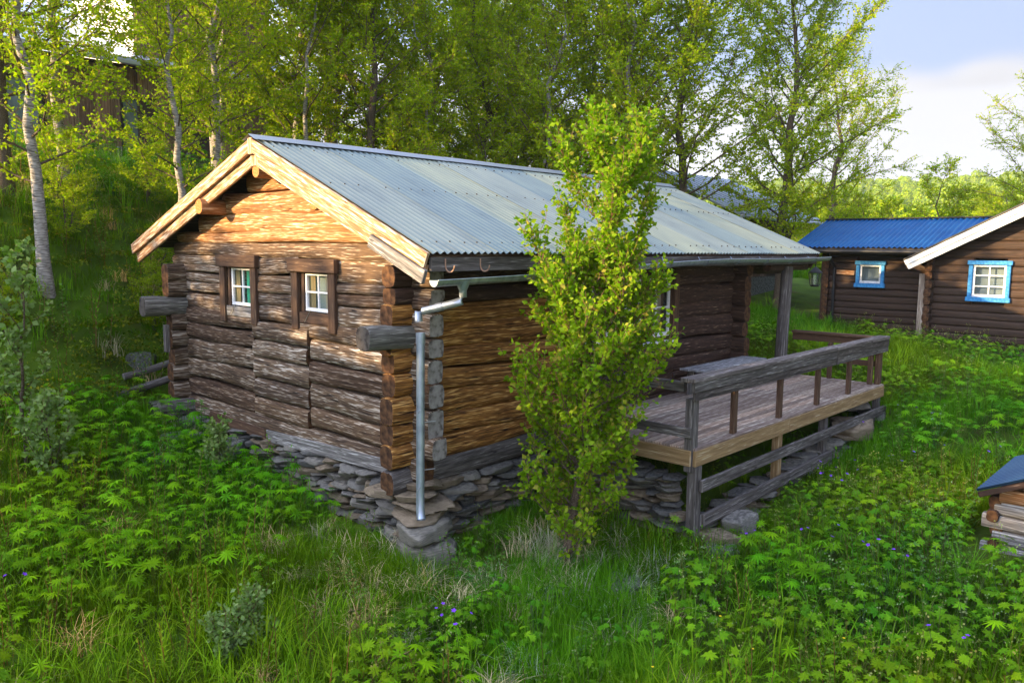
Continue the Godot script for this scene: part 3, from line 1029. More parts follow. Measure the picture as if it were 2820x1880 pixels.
# a dry stone face from a to b; the tops follow top_a..top_b, the feet follow the ground
func stone_face(parent: Node, a: Vector3, b: Vector3, top_a: float, top_b: float, depth: float, sink := 0.12, hmin := 0.03, hmax := 0.105, lmax := 0.62) -> void:
	var L := Vector2(a.x, a.z).distance_to(Vector2(b.x, b.z))
	var dir := Vector3(b.x - a.x, 0, b.z - a.z).normalized()
	var turn := -atan2(dir.z, dir.x)
	var nrm := Vector3(dir.z, 0, -dir.x)
	var low := 9.0
	for i in 12:
		var p := a + dir * (L * i / 11.0)
		low = minf(low, ground(p.x, p.z))
	var y := low - sink
	var hi := maxf(top_a, top_b)
	while y < hi:
		var h := rf(hmin, hmax)
		var x := rf(-0.2, 0.0)
		while x < L:
			var w := rf(0.2, lmax) * (0.75 + h * 3.0)
			var t := clampf((x + w / 2) / L, 0, 1)
			var top := lerpf(top_a, top_b, t)
			var p := a + dir * (x + w / 2)
			var g := ground(p.x, p.z)
			if y + h * 0.35 < top and y + h > g - sink:
				var hh := minf(h, top - y + 0.02)
				stone(parent, Vector3(p.x, y + hh / 2 + rf(-0.012, 0.012), p.z) + nrm * rf(-0.06, 0.05), Vector3(w * 1.02, hh * 1.02, depth * rf(0.8, 1.15)), turn + rf(-0.12, 0.12), rf(-0.09, 0.09))
			x += w
		y += h * 0.92

# ---------------------------------------------------------------- windows
# a window in a wall: origin at the opening's lower corner, x across, y up, z out of the wall
func window(parent: Node, xf: Transform3D, w: float, h: float, cols: int, rows: int, sash_m: Material, fr := 0.045, bar := 0.022, back := 0.07, called := "window") -> Node3D:
	var o := Node3D.new()
	o.name = called
	parent.add_child(o, true)
	o.transform = xf
	var zz := -back
	var mb := [["sash", Vector3(0, 0, zz - 0.02), Vector3(w, fr * 1.25, zz + 0.02)], ["sash", Vector3(0, h - fr, zz - 0.02), Vector3(w, h, zz + 0.02)],
		["sash", Vector3(0, fr * 1.25, zz - 0.018), Vector3(fr, h - fr, zz + 0.018)], ["sash", Vector3(w - fr, fr * 1.25, zz - 0.018), Vector3(w, h - fr, zz + 0.018)]]
	for b in mb: slab(b[0], o, b[1], b[2], sash_m, 0.004)
	for i in range(1, cols):
		var x := w * i / cols
		slab("glazing_bar", o, Vector3(x - bar / 2, fr * 1.2, zz - 0.012), Vector3(x + bar / 2, h - fr, zz + 0.014), sash_m, 0.003)
	for j in range(1, rows):
		var y := h * j / rows
		slab("glazing_bar", o, Vector3(fr, y - bar / 2, zz - 0.012), Vector3(w - fr, y + bar / 2, zz + 0.012), sash_m, 0.003)
	for i in cols:
		for j in rows:
			var gp := MB.new()
			var x0 := maxf(w * i / cols, fr * 0.8); var x1 := minf(w * (i + 1) / cols, w - fr * 0.8)
			var y0 := maxf(h * j / rows, fr); var y1 := minf(h * (j + 1) / rows, h - fr * 0.8)
			gp.face([Vector3(x0, y0, zz - 0.004), Vector3(x1, y0, zz - 0.004), Vector3(x1, y1, zz - 0.004), Vector3(x0, y1, zz - 0.004)], [])
			obj("pane", gp.done(), M.glass, o)
	return o

func cloth(called: String, parent: Node, xf: Transform3D, w: float, h: float, m: Material, waves := 5.0, amp := 0.018) -> void:
	var rows := []; var us := []; var vs := []
	for j in 2:
		var row := []
		for i in 25:
			var x := w * i / 24.0
			row.append(Vector3(x, h * j, sin(x / w * TAU * waves * 0.5 + j * 0.6) * amp))
		rows.append(row); us.append(0.0)
	for i in 25: vs.append(0.0)
	var mb := MB.new()
	mb.grid(rows, us, vs)
	obj(called, mb.done(), m, parent, xf)

# ---------------------------------------------------------------- corrugated sheets
func corrugated(w: float, L: float, period: float, amp: float, trapeze := false) -> ArrayMesh:
	# x across the waves, -z down the slope, y up
	var mb := MB.new()
	var pts := []
	var waves := int(round(w / period))
	for i in waves:
		for k in 8:
			var a := float(k) / 8
			var y := cos(a * TAU) * amp
			if trapeze: y = clampf(cos(a * TAU) * 1.9, -1, 1) * amp
			pts.append(Vector2((i + a) * w / waves, y))
	pts.append(Vector2(w, amp))
	var rows := []; var us := []; var vs := []
	for j in 7:
		var row := []
		for p in pts: row.append(Vector3(p.x, p.y, L * (1.0 - j / 6.0)))
		rows.append(row); us.append(j / 6.0)
	for p in pts: vs.append(p.x)
	mb.grid(rows, us, vs)
	return mb.done()

# ---------------------------------------------------------------- the old cabin
const AP_Y := 3.97
const AP_Z := -2.80
const EV_Y := 2.52
const EV_Z := 0.68
const EL_Y := 2.58
const EL_Z := -6.72
const RX0 := -0.34
const RX1 := 9.72

func slope_z(y: float, front: bool) -> float:
	# the roof's under side at height y
	var yy := y + 0.14
	if front: return AP_Z + (AP_Y - yy) / (AP_Y - EV_Y) * (EV_Z - AP_Z)
	return AP_Z - (AP_Y - yy) / (AP_Y - EL_Y) * (AP_Z - EL_Z)

func make_cabin() -> void:
	var c := thing("log_cabin", "old weathered log cabin with corrugated metal roof and two small gable windows", "cabin")
	# --- gable wall, x = 0 outwards -x; logs lie in x 0..0.2
	var xm := 0.10
	var T := 0.24
	var low := [[-0.07, 0.19]]
	log_piece("log", c, Vector3(xm - 0.02, 0.06, 0.12), Vector3(xm - 0.02, 0.06, -5.85), 0.29, 0.27, M.gable, M.end_grain, 7.0, 0.6)
	plank("sill_board", c, Vector3(-0.055, 0.03, -0.25), Vector3(-0.055, -0.06, -3.1), 0.17, 0.05, M.grey)
	plank("sill_board", c, Vector3(-0.06, -0.05, -3.12), Vector3(-0.06, -0.02, -4.75), 0.15, 0.05, M.board)
	var yl := [0.19, 0.50, 0.81, 1.12, 1.37, 1.63]
	var ym := [0.17, 0.44, 0.72, 1.02, 1.27, 1.53]
	var yr := [0.20, 0.47, 0.80, 1.09, 1.37, 1.60]
	for i in 5:
		log_piece("log", c, Vector3(xm, (yl[i] + yl[i + 1]) / 2, -3.50 + rf(-0.02, 0.02)), Vector3(xm, (yl[i] + yl[i + 1]) / 2 + 0.02, -5.98), yl[i + 1] - yl[i] - 0.008, T, pick(M.gables), M.end_grain, 5.5)
		log_piece("log", c, Vector3(xm - 0.015, (ym[i] + ym[i + 1]) / 2, -2.10 + rf(-0.02, 0.02)), Vector3(xm - 0.015, (ym[i] + ym[i + 1]) / 2, -3.48), ym[i + 1] - ym[i] - 0.008, T, pick(M.gables), M.end_grain, 6.0, 0.8)
		log_piece("log", c, Vector3(xm, (yr[i] + yr[i + 1]) / 2 - 0.015, 0.30 + rf(-0.05, 0.05)), Vector3(xm, (yr[i] + yr[i + 1]) / 2 + 0.02, -2.07), yr[i + 1] - yr[i] - 0.008, T, pick(M.gables), M.end_grey, 5.5)
	# between and beside the windows
	var segs := [[-5.98, -4.24, [1.63, 1.86, 2.02, 2.17, 2.30, 2.46]], [-3.45, -2.30, [1.53, 1.76, 1.95, 2.11, 2.22, 2.46]], [-1.55, 0.30, [1.60, 1.86, 2.02, 2.16, 2.46]]]
	for s in segs:
		var ys: Array = s[2]
		for i in ys.size() - 1:
			log_piece("log", c, Vector3(xm + rf(-0.015, 0.01), (ys[i] + ys[i + 1]) / 2, s[1]), Vector3(xm, (ys[i] + ys[i + 1]) / 2 + rf(-0.01, 0.01), s[0]), ys[i + 1] - ys[i] - 0.006, T - 0.02, pick(M.gables), M.end_grey if s[1] > 0 else M.end_grain, 6.5)
	# under the openings
	log_piece("log", c, Vector3(xm, 1.535, -3.46), Vector3(xm, 1.535, -4.24), 0.12, T, M.gable2, M.end_grain, 4.5, 0.5)
	log_piece("log", c, Vector3(xm, 1.55, -1.56), Vector3(xm, 1.55, -2.29), 0.13, T, M.gable2, M.end_grain, 4.5, 0.5)
	# gable triangle
	var gy := [2.44, 2.64, 2.79, 3.05, 3.34, 3.57, 3.74]
	for i in gy.size() - 1:
		var y0: float = gy[i]; var y1: float = gy[i + 1]
		var z0 := minf(slope_z(y1 - 0.02, true), 0.26); var z1 := maxf(slope_z(y1 - 0.02, false), -5.95)
		log_piece("log", c, Vector3(xm, (y0 + y1) / 2, z0), Vector3(xm, (y0 + y1) / 2, z1), y1 - y0 + 0.015, 0.23 + 0.03 * (i % 2), M.gable2 if i == 0 else M.warm, M.end_grain, 4.5, 0.9)
	# inner lining closes the room behind the log joints
	var lin := 0.26
	slab("lining", c, Vector3(lin, -0.2, -5.6), Vector3(lin + 0.03, 1.60, -0.2), M.inner)
	slab("lining", c, Vector3(lin, 2.32, -5.5), Vector3(lin + 0.03, 2.62, -0.1), M.inner)
	slab("lining", c, Vector3(lin, 1.602, -5.6), Vector3(lin + 0.03, 2.318, -4.24), M.inner)
	slab("lining", c, Vector3(lin, 1.602, -3.46), Vector3(lin + 0.03, 2.318, -2.29), M.inner)
	slab("lining", c, Vector3(lin, 1.602, -1.56), Vector3(lin + 0.03, 2.318, -0.2), M.inner)
	slab("floor", c, Vector3(0.3, 0.05, -5.5), Vector3(7.6, 0.1, -0.25), M.inner)
	slab("ceiling", c, Vector3(0.3, 2.36, -5.5), Vector3(7.6, 2.4, -0.25), M.inner)
	# --- long front wall, z = 0, logs in z -0.2..0
	var zm := -0.10
	var fy := [-0.17, 0.09, 0.36, 0.62, 0.92, 1.17, 1.40, 1.72, 1.96, 2.14, 2.42]
	var far := [0.12, 0.30, 0.48, 0.62, 0.84, 1.10, 1.45, 1.70, 2.00, 2.16, 2.36]
	for i in fy.size() - 1:
		var y0: float = fy[i]; var y1: float = fy[i + 1]
		var e0 := -0.27 + rf(-0.05, 0.03)
		var nm: Material = M.gold if i > 0 and i < 8 else M.dark
		if i == 0: nm = M.rail
		var split := 2.72
		var wa := i in [4, 5, 6, 7, 8]
		var yw := lerpf((y0 + y1) / 2, (far[i] + far[i + 1]) / 2, 0.35)
		var hh := y1 - y0 + 0.015
		if i < 9:
			log_piece("log", c, Vector3(e0, (y0 + y1) / 2, zm), Vector3(split, yw, zm), hh, T, nm, M.end_grain, 4.5, 1.1)
			if not wa:
				log_piece("log", c, Vector3(split + 0.13, yw, zm), Vector3(5.60, (far[i] + far[i + 1]) / 2, zm), lerpf(hh, far[i + 1] - far[i], 0.6), T, M.dark, M.end_grain, 5.0)
			log_piece("log", c, Vector3(5.55, (far[i] + far[i + 1]) / 2 + 0.01, zm), Vector3(7.98 + rf(-0.06, 0.04), (far[i] + far[i + 1]) / 2, zm), far[i + 1] - far[i] + 0.015, T, M.dark, M.end_grain, 5.0, 1.1)
		else:
			log_piece("log", c, Vector3(e0, (y0 + y1) / 2, zm), Vector3(9.6, (far[i] + far[i + 1]) / 2, zm), hh * 0.85, T, M.dark, M.end_grain, 3.4, 0.7)
	log_piece("log_end", c, Vector3(-0.64, 1.60, -0.08), Vector3(0.0, 1.58, -0.08), 0.26, 0.25, M.old_grey, M.end_old, 4.0, 1.3)
	slab("door_post", c, Vector3(2.72, 0.1, -0.2), Vector3(2.86, 2.16, 0.02), M.dark)
	log_piece("log", c, Vector3(2.86, 0.95, zm), Vector3(5.58, 0.98, zm), 0.30, T, M.dark, M.end_grain, 5.0)
	# front lining, open at the wide window
	slab("lining", c, Vector3(0.3, -0.3, -0.30), Vector3(7.7, 1.16, -0.27), M.inner)
	slab("lining", c, Vector3(0.3, 1.162, -0.30), Vector3(2.85, 2.15, -0.27), M.inner)
	slab("lining", c, Vector3(5.5, 1.162, -0.30), Vector3(7.7, 2.15, -0.27), M.inner)
	# --- back wall and far gable: ends show at the corner
	for i in 9:
		var y0: float = [0.0, 0.28, 0.55, 0.82, 1.1, 1.36, 1.62, 1.9, 2.14][i]
		var h: float = 0.29
		var e0 := -0.26 + rf(-0.05, 0.05)
		if i == 6: e0 = -0.66
		if i == 0: e0 = -0.62
		log_piece("log", c, Vector3(e0, y0 + 0.02, -5.66), Vector3(7.9, y0, -5.66), h, T, M.old_grey if i in [0, 6] else M.gable, M.end_old if i in [0, 6] else M.end_grain, 3.6, 1.2)
	log_piece("log", c, Vector3(-0.55, -0.02, -5.50), Vector3(0.05, 0.0, -5.42), 0.30, 0.26, M.rail, M.end_grey, 3.2, 1.3)
	slab("strut", c, Vector3(-0.42, 0.93, -5.52), Vector3(-0.36, 1.36, -5.42), M.rail)
	for i in 9:
		var y0 := -0.05 + i * 0.28
		log_piece("log", c, Vector3(7.65, y0 + 0.10, 0.26 + rf(-0.04, 0.04)), Vector3(7.65, y0 + 0.10, -5.9), 0.29, T, M.dark, M.end_grain, 3.0, 1.1)
	for i in 5:
		var y0 := 2.44 + i * 0.27
		log_piece("log", c, Vector3(7.65, y0 + 0.12, minf(slope_z(y0 + 0.27, true), 0.2)), Vector3(7.65, y0 + 0.12, maxf(slope_z(y0 + 0.27, false), -5.9)), 0.28, T, M.dark, M.end_grain, 3.0, 0.8)
	# --- gable windows
	for k in 2:
		var z1: float = [-4.22, -2.27][k]; var z0: float = [-3.48, -1.58][k]
		var yb: float = [1.60, 1.625][k]; var yt: float = [2.30, 2.275][k]
		# local frame: x runs towards +z, y up, z out (-x)
		var xf := Transform3D(Basis(Vector3(0, 0, 1), Vector3.UP, Vector3(-1, 0, 0)), Vector3(0, yb, z1))
		var W := z0 - z1
		var inner := Transform3D(xf.basis, xf.origin + Vector3(0, 0.13, 0.09))
		var w := window(c, inner, W - 0.12, yt - yb - 0.15, 2, 2, M.white, 0.035, 0.022, 0.035)
		w.set_meta("label", ["small white four pane window with a green blind inside", "small white four pane window with pale curtains inside"][k])
		# parts are placed in the window's own frame
		var f := func(nm: String, x0: float, x1: float, y0: float, y1: float, d0: float, d1: float, m: Material):
			slab(nm, w, Vector3(x0 - 0.09, y0 - 0.13, d0), Vector3(x1 - 0.09, y1 - 0.13, d1), m)
		f.call("casing", -0.15, 0.0, -0.12, yt - yb + 0.02, 0.0, 0.055, M.board)
		f.call("casing", W, W + 0.15, -0.12, yt - yb + 0.02, 0.0, 0.055, M.board)
		f.call("lintel", -0.19, W + 0.19, yt - yb - 0.01, yt - yb + 0.16, 0.002, 0.085, M.board)
		f.call("sill", 0.003, W - 0.003, -0.03, 0.115, -0.06, 0.03, M.grey if k == 0 else M.board)
		f.call("frame", 0.002, 0.075, 0.117, yt - yb - 0.012, -0.12, 0.0, M.board)
		f.call("frame", W - 0.045, W - 0.002, 0.117, yt - yb - 0.012, -0.12, 0.0, M.board)
		f.call("frame", 0.077, W - 0.047, yt - yb - 0.032, yt - yb - 0.014, -0.12, 0.0, M.board)
		plank("hook", w, Vector3(0.17, 0.02, 0.025), Vector3(0.07, -0.14, 0.05), 0.006, 0.006, M.steel)
		var z := -0.085
		cloth("curtain", w, Transform3D(Basis(), Vector3(-0.06, -0.1, z)), 0.2, 0.74, M.curtain_tan, 4.0)
		cloth("curtain", w, Transform3D(Basis(), Vector3(W - 0.32, -0.1, z)), 0.24, 0.74, M.curtain if k else M.green_cloth, 4.0)
		if k == 0: cloth("blind", w, Transform3D(Basis(), Vector3(0.27, -0.1, z - 0.03)), 0.42, 0.74, M.green_cloth, 1.0, 0.004)
		else: cloth("blind", w, Transform3D(Basis(), Vector3(0.06, -0.1, z - 0.05)), 0.5, 0.74, M.pale_cloth, 2.0, 0.01)
	# --- wide window of the front wall, mostly behind the young birch
	for k in 3:
		var x0: float = [3.02, 3.86, 4.70][k]
		var w := window(c, Transform3D(Basis(), Vector3(x0, 1.20, 0.0)), 0.78, 0.94, 2, 2, M.white, 0.05, 0.028, 0.05)
		slab("casing", w, Vector3(-0.06, -0.06, -0.1), Vector3(-0.003, 1.0, 0.05), M.board)
		if k == 2: slab("casing", w, Vector3(0.783, -0.16, -0.1), Vector3(0.92, 1.0, 0.06), M.board)
		cloth("curtain", w, Transform3D(Basis(), Vector3(0.02, -0.1, -0.2)), 0.22, 1.1, M.curtain, 5.0)
		cloth("curtain", w, Transform3D(Basis(), Vector3(0.54, -0.1, -0.2)), 0.22, 1.1, M.curtain, 5.0)
	slab("window_sill", c, Vector3(2.9, 1.10, -0.12), Vector3(5.6, 1.14, 0.07), M.white)
	# --- roof
	make_roof(c)
	make_gutter(c)
	# --- foundation
	var fo := Node3D.new()
	fo.name = "foundation"
	c.add_child(fo)
	slab("core", fo, Vector3(0.20, -1.3, -5.6), Vector3(7.6, -0.16, -0.16), M.soil)
	stone_face(fo, Vector3(0.06, 0, -0.1), Vector3(0.06, 0, -5.2), -0.08, -0.12, 0.42)
	stone_face(fo, Vector3(2.3, 0, -0.02), Vector3(0.2, 0, -0.02), -0.2, -0.14, 0.36)
	# the corner pier of big slabs under the downpipe
	for s in [[Vector3(0.08, -0.13, 0.02), Vector3(0.52, 0.10, 0.52), 0.5], [Vector3(-0.02, -0.22, 0.05), Vector3(0.60, 0.11, 0.54), 0.9], [Vector3(0.08, -0.32, 0.08), Vector3(0.70, 0.12, 0.60), 0.75], [Vector3(0.02, -0.43, 0.10), Vector3(0.66, 0.13, 0.60), 0.5], [Vector3(0.0, -0.60, 0.14), Vector3(0.72, 0.26, 0.62), 0.8], [Vector3(0.06, -0.92, 0.20), Vector3(0.86, 0.48, 0.74), 0.85], [Vector3(-0.2, -0.2, -0.25), Vector3(0.42, 0.12, 0.4), 0.2]]:
		stone(fo, s[0], s[1], s[2], rf(-0.08, 0.08), "stone", M.stone[0] if s[1].y > 0.2 else M.stone[2])
	for s in [[Vector3(-0.42, -0.42, -4.35), Vector3(0.45, 0.30, 0.5)], [Vector3(-0.2, -0.15, -5.05), Vector3(0.4, 0.2, 0.5)], [Vector3(-0.3, -0.35, -3.7), Vector3(0.5, 0.35, 0.55)]]:
		stone(fo, s[0], s[1], rf(0, 3), rf(-0.1, 0.1), "stone", M.rock)

func make_roof(c: Node) -> void:
	var roof := Node3D.new()
	roof.name = "roof"
	c.add_child(roof)
	var sh := corrugated(1.015, 1.0, 0.1015, 0.015)
	var tones := [M.roof, tint(M.roof, Color(0.90, 0.94, 0.98)), tint(M.roof, Color(1.06, 1.04, 0.98))]
	for side in 2:
		var ez := EV_Z if side == 0 else EL_Z
		var ey := EV_Y if side == 0 else EL_Y
		var top := Vector3(0, AP_Y + 0.02, AP_Z)
		var bot := Vector3(0, ey + 0.02, ez)
		var L := top.distance_to(bot)
		var zd := (bot - top).normalized()
		for i in 10:
			var x0 := RX0 + i * (RX1 - RX0 - 0.01) / 10.0
			# local z runs down the slope, x along the ridge (turned round on the back slope so that y stays up)
			var xa := Vector3(1, 0, 0)
			var ya := zd.cross(xa)
			var o := Vector3(x0, 0, 0)
			if side == 1:
				xa = Vector3(-1, 0, 0); ya = zd.cross(xa); o = Vector3(x0 + 1.015, 0, 0)
			obj("roof_sheet", sh, tones[(i * 7 + side) % 3], roof, Transform3D(Basis(xa, ya, zd * L), top + o + ya * (0.004 * (i % 2) + rf(0, 0.003))))
		# boards under the sheets
		var n2 := zd.cross(Vector3(1, 0, 0)) if side == 0 else zd.cross(Vector3(-1, 0, 0))
		var mid := (top + bot) / 2 - n2 * 0.045
		var b := board_mesh(RX1 - RX0 - 0.06, L - 0.05, 0.04)
		obj("roof_boards", b, M.dark, roof, Transform3D(Basis(Vector3(1, 0, 0), zd if side == 0 else -zd, n2).orthonormalized(), mid + Vector3(RX0 + 0.03, 0, 0)))
		# barge boards at both ends: an outer upper board and an inner lower one
		for e in 2:
			var xo := RX0 - 0.012 if e == 0 else RX1 + 0.012
			var xi := RX0 + 0.045 if e == 0 else RX1 - 0.045
			var d := n2
			var m1: Material = M.barge if e == 0 else M.dark
			plank("barge_board", roof, Vector3(xo, top.y, top.z) - d * 0.085 - zd * 0.002, Vector3(xo, bot.y, bot.z) - d * 0.085, 0.165, 0.045, m1, d)
			plank("barge_board", roof, Vector3(xi, top.y, top.z) - d * 0.235 + zd * 0.06, Vector3(xi, bot.y, bot.z) - d * 0.235 - zd * 0.02, 0.17, 0.045, m1, d)
	for e in 2:
		var xo := RX0 - 0.010 if e == 0 else RX1 + 0.010
		slab("apex_block", roof, Vector3(xo - 0.026, AP_Y - 0.19, AP_Z - 0.055), Vector3(xo + 0.026, AP_Y + 0.02, AP_Z + 0.055), M.barge if e == 0 else M.dark)
		slab("apex_block", roof, Vector3(xo + (0.03 if e == 0 else -0.084), AP_Y - 0.335, AP_Z - 0.09), Vector3(xo + (0.084 if e == 0 else -0.04), AP_Y - 0.10, AP_Z + 0.09), M.barge if e == 0 else M.dark)
	# a later board spliced on at the foot of the gable's near slope
	var zd0 := Vector3(0, EV_Y - AP_Y, EV_Z - AP_Z).normalized()
	var n0 := zd0.cross(Vector3(1, 0, 0))
	var foot := Vector3(RX0 - 0.02, EV_Y, EV_Z) - n0 * 0.235
	plank("barge_patch", roof, foot - zd0 * 0.95, foot + zd0 * 0.04, 0.15, 0.05, M.grey, n0)
	# eave board, ridge cap
	plank("eave_board", roof, Vector3(RX0 + 0.05, EV_Y - 0.10, EV_Z - 0.045), Vector3(RX1 - 0.05, EV_Y - 0.10, EV_Z - 0.045), 0.15, 0.035, M.rail)
	var mb := MB.new()
	var zl := Vector3(0, EL_Y - AP_Y, EL_Z - AP_Z).normalized()
	var top := Vector3(0, AP_Y + 0.055, AP_Z)
	for seg in 9:
		var xa := RX0 - 0.05 + seg * 1.135; var xb := xa + 1.16
		var lift := 0.003 * (seg % 2)
		var rows := []
		for x in [xa, xb]:
			rows.append([Vector3(x, 0, 0) + top + zd0 * 0.17 + Vector3(0, lift, 0), Vector3(x, 0, 0) + top + zd0 * 0.03 + Vector3(0, lift + 0.004, 0), Vector3(x, 0.014 + lift, 0) + top, Vector3(x, 0, 0) + top + zl * 0.03 + Vector3(0, lift + 0.004, 0), Vector3(x, 0, 0) + top + zl * 0.17 + Vector3(0, lift, 0)])
		rows.reverse()
		mb.grid(rows, [0.0, 1.0], [0.0, 0.2, 0.5, 0.8, 1.0])
	obj("ridge_cap", mb.done(), M.ridge, roof)
	# roofing nails in rows
	var xs := []
	var nm := MB.new()
	nm.tube([Vector3(0, -0.01, 0), Vector3(0, 0.006, 0), Vector3(0, 0.010, 0)], [0.009, 0.011, 0.004], 6, 0, Color.WHITE, true)
	var L0 := Vector3(0, EV_Y - AP_Y, EV_Z - AP_Z).length()
	for t in [0.10, 0.46, 0.93]:
		for i in 49:
			if rng.randf() < 0.12: continue
			var x := RX0 + 0.1015 * (2 * i + 0.0) + 0.1015
			if x > RX1 - 0.03: continue
			xs.append(Transform3D(Basis(Vector3(1, 0, 0), n0, zd0), Vector3(x, AP_Y + 0.02, AP_Z) + zd0 * (L0 * t + rf(-0.015, 0.015)) + n0 * 0.018))
	var nails := many("roof_nails", nm.done(), M.nail, xs, [], roof)
	nails.set_meta("kind", "stuff")
	# purlins
	for p in [[3.58, AP_Z, 0.18], [3.14, AP_Z - 1.42, 0.22], [3.14, AP_Z + 1.34, 0.20]]:
		log_piece("purlin", roof, Vector3(-0.30 if p[1] > -4 else -0.40, p[0], p[1]), Vector3(9.5, p[0], p[1]), p[2], p[2], M.warm, M.end_warm, 2.1, 0.6)
	# the post that carries the far end, and its bracket
	log_piece("roof_post", roof, Vector3(8.60, 0.27, 0.50), Vector3(8.68, 2.30, 0.50), 0.22, 0.22, M.rail, M.end_grain, 2.1, 0.7)
	log_piece("wall_plate", roof, Vector3(8.0, 2.30, 0.42), Vector3(9.7, 2.30, 0.42), 0.16, 0.16, M.dark, M.end_grain, 2.6, 0.5)

func half_gutter(path: Array, r: float) -> ArrayMesh:
	var rows := []; var us := []; var vs := []
	var K := 9
	for pass_ in 2:
		var rr := r if pass_ == 0 else r - 0.006
		var rs := []
		for p in path:
			var row := []
			for k in K:
				var a := PI * k / (K - 1)
				row.append(p + Vector3(0, -sin(a) * rr, cos(a) * rr))
			if pass_ == 1: row.reverse()
			rs.append(row)
		rows.append(rs)
	for i in path.size(): us.append(float(i))
	for k in K: vs.append(float(k))
	var mb := MB.new()
	mb.grid(rows[0], us, vs)
	mb.grid(rows[1], us, vs)
	# rolled front edge
	var lip := []
	var lr := []
	for p in path:
		lip.append(p + Vector3(0, 0.002, r)); lr.append(0.009)
	mb.tube(lip, lr, 6, 0, Color.WHITE, true)
	# end caps
	for e in [0, path.size() - 1]:
		var cap := []
		for k in K:
			var a := PI * k / (K - 1)
			cap.append(path[e] + Vector3(-0.004 if e == 0 else 0.004, -sin(a) * r, cos(a) * r))
		if e == 0: cap.reverse()
		mb.face(cap, [])
	return mb.done()

func make_gutter(c: Node) -> void:
	var g := Node3D.new()
	g.name = "gutter"
	c.add_child(g)
	var path := []
	for i in 24:
		var t := i / 23.0
		# the near end has dropped from its hooks
		var sag := -0.22 * pow(1.0 - t, 1.7) - 0.02
		path.append(Vector3(lerpf(-0.36, 9.9, t), EV_Y - 0.02 + sag - 0.02 * sin(t * 9.0), EV_Z + 0.09))
	obj("channel", half_gutter(path, 0.068), M.zinc, g)
	for i in 10:
		var x: float = 0.02 + i * 1.02 if i > 1 else [-0.1, 0.42][i]
		var y := EV_Y - 0.07
		var pts := []; var rr := []
		if i <= 1:
			for k in 9:
				var a := PI * k / 8.0
				pts.append(Vector3(x, y - 0.04 - sin(a) * 0.07, EV_Z + 0.05 - cos(a) * 0.07)); rr.append(0.009)
			pts.push_front(Vector3(x, y + 0.03, EV_Z - 0.02)); rr.append(0.009)
		else:
			var t: float = (x + 0.36) / 10.26
			var yy := EV_Y - 0.04 - 0.22 * pow(1.0 - t, 1.7) - 0.02 * sin(t * 9.0)
			for k in 9:
				var a := PI * k / 8.0
				pts.append(Vector3(x, yy - sin(a) * 0.075, EV_Z + 0.09 - cos(a) * 0.075)); rr.append(0.007)
			pts.push_front(Vector3(x, EV_Y - 0.03, EV_Z - 0.02)); rr.append(0.007)
		var mb := MB.new()
		mb.tube(pts, rr, 5, 0, Color.WHITE, true)
		obj("gutter_hook", mb.done(), M.rust if i <= 1 else M.zinc, g)
	# outlet, elbows, and the loose downpipe below
	var mb := MB.new()
	var a := Vector3(0.05, 2.25, EV_Z + 0.09)
	mb.tube([a, a + Vector3(0, -0.06, 0), a + Vector3(0, -0.10, 0)], [0.085, 0.062, 0.045], 14)
	obj("outlet", mb.done(), M.zinc, g)
	mb = MB.new()
	var e1 := a + Vector3(0, -0.22, 0)
	var low := Vector3(-0.20, 1.90, 0.34)
	var el := [a + Vector3(0, -0.08, 0), a + Vector3(0, -0.17, 0), e1 + Vector3(-0.01, 0.0, -0.02), e1.lerp(low, 0.22), e1.lerp(low, 0.9), low, low + Vector3(0, -0.10, 0.0)]
	mb.tube(el, [0.042, 0.042, 0.046, 0.044, 0.044, 0.046, 0.044], 14)
	obj("elbow_pipe", mb.done(), M.zinc, g)
	mb = MB.new()
	var m1 := e1.lerp(low, 0.45); var m2 := e1.lerp(low, 0.60)
	mb.tube([m1, m2], [0.049, 0.049], 14)
	obj("pipe_collar", mb.done(), M.zinc, g)
	mb = MB.new()
	var t := Vector3(-0.19, 1.68, 0.36); var b := Vector3(-0.24, -0.27, 0.40)
	mb.tube([t, t.lerp(b, 0.06), t.lerp(b, 0.065), t.lerp(b, 0.9), b, b + Vector3(-0.03, -0.10, 0.05)], [0.052, 0.052, 0.046, 0.046, 0.048, 0.050], 16)
	mb.tube([t, t.lerp(b, 0.5), b, b + Vector3(-0.03, -0.10, 0.05)].map(func(q): return q), [0.044, 0.042, 0.043, 0.045], 16)
	obj("downpipe", mb.done(), M.zinc, g)
	for k in 4:
		var y: float = [0.86, 0.72, 0.18, 0.0][k]
		var q := t.lerp(b, (1.72 - y) / 1.99)
		var s := -1.0 if k % 3 == 0 else 1.0
		plank("pipe_nail", g, q + Vector3(0.03 * s, 0, 0.03), q + Vector3(0.13 * s, 0.01 * s, 0.10), 0.008, 0.008, M.steel)

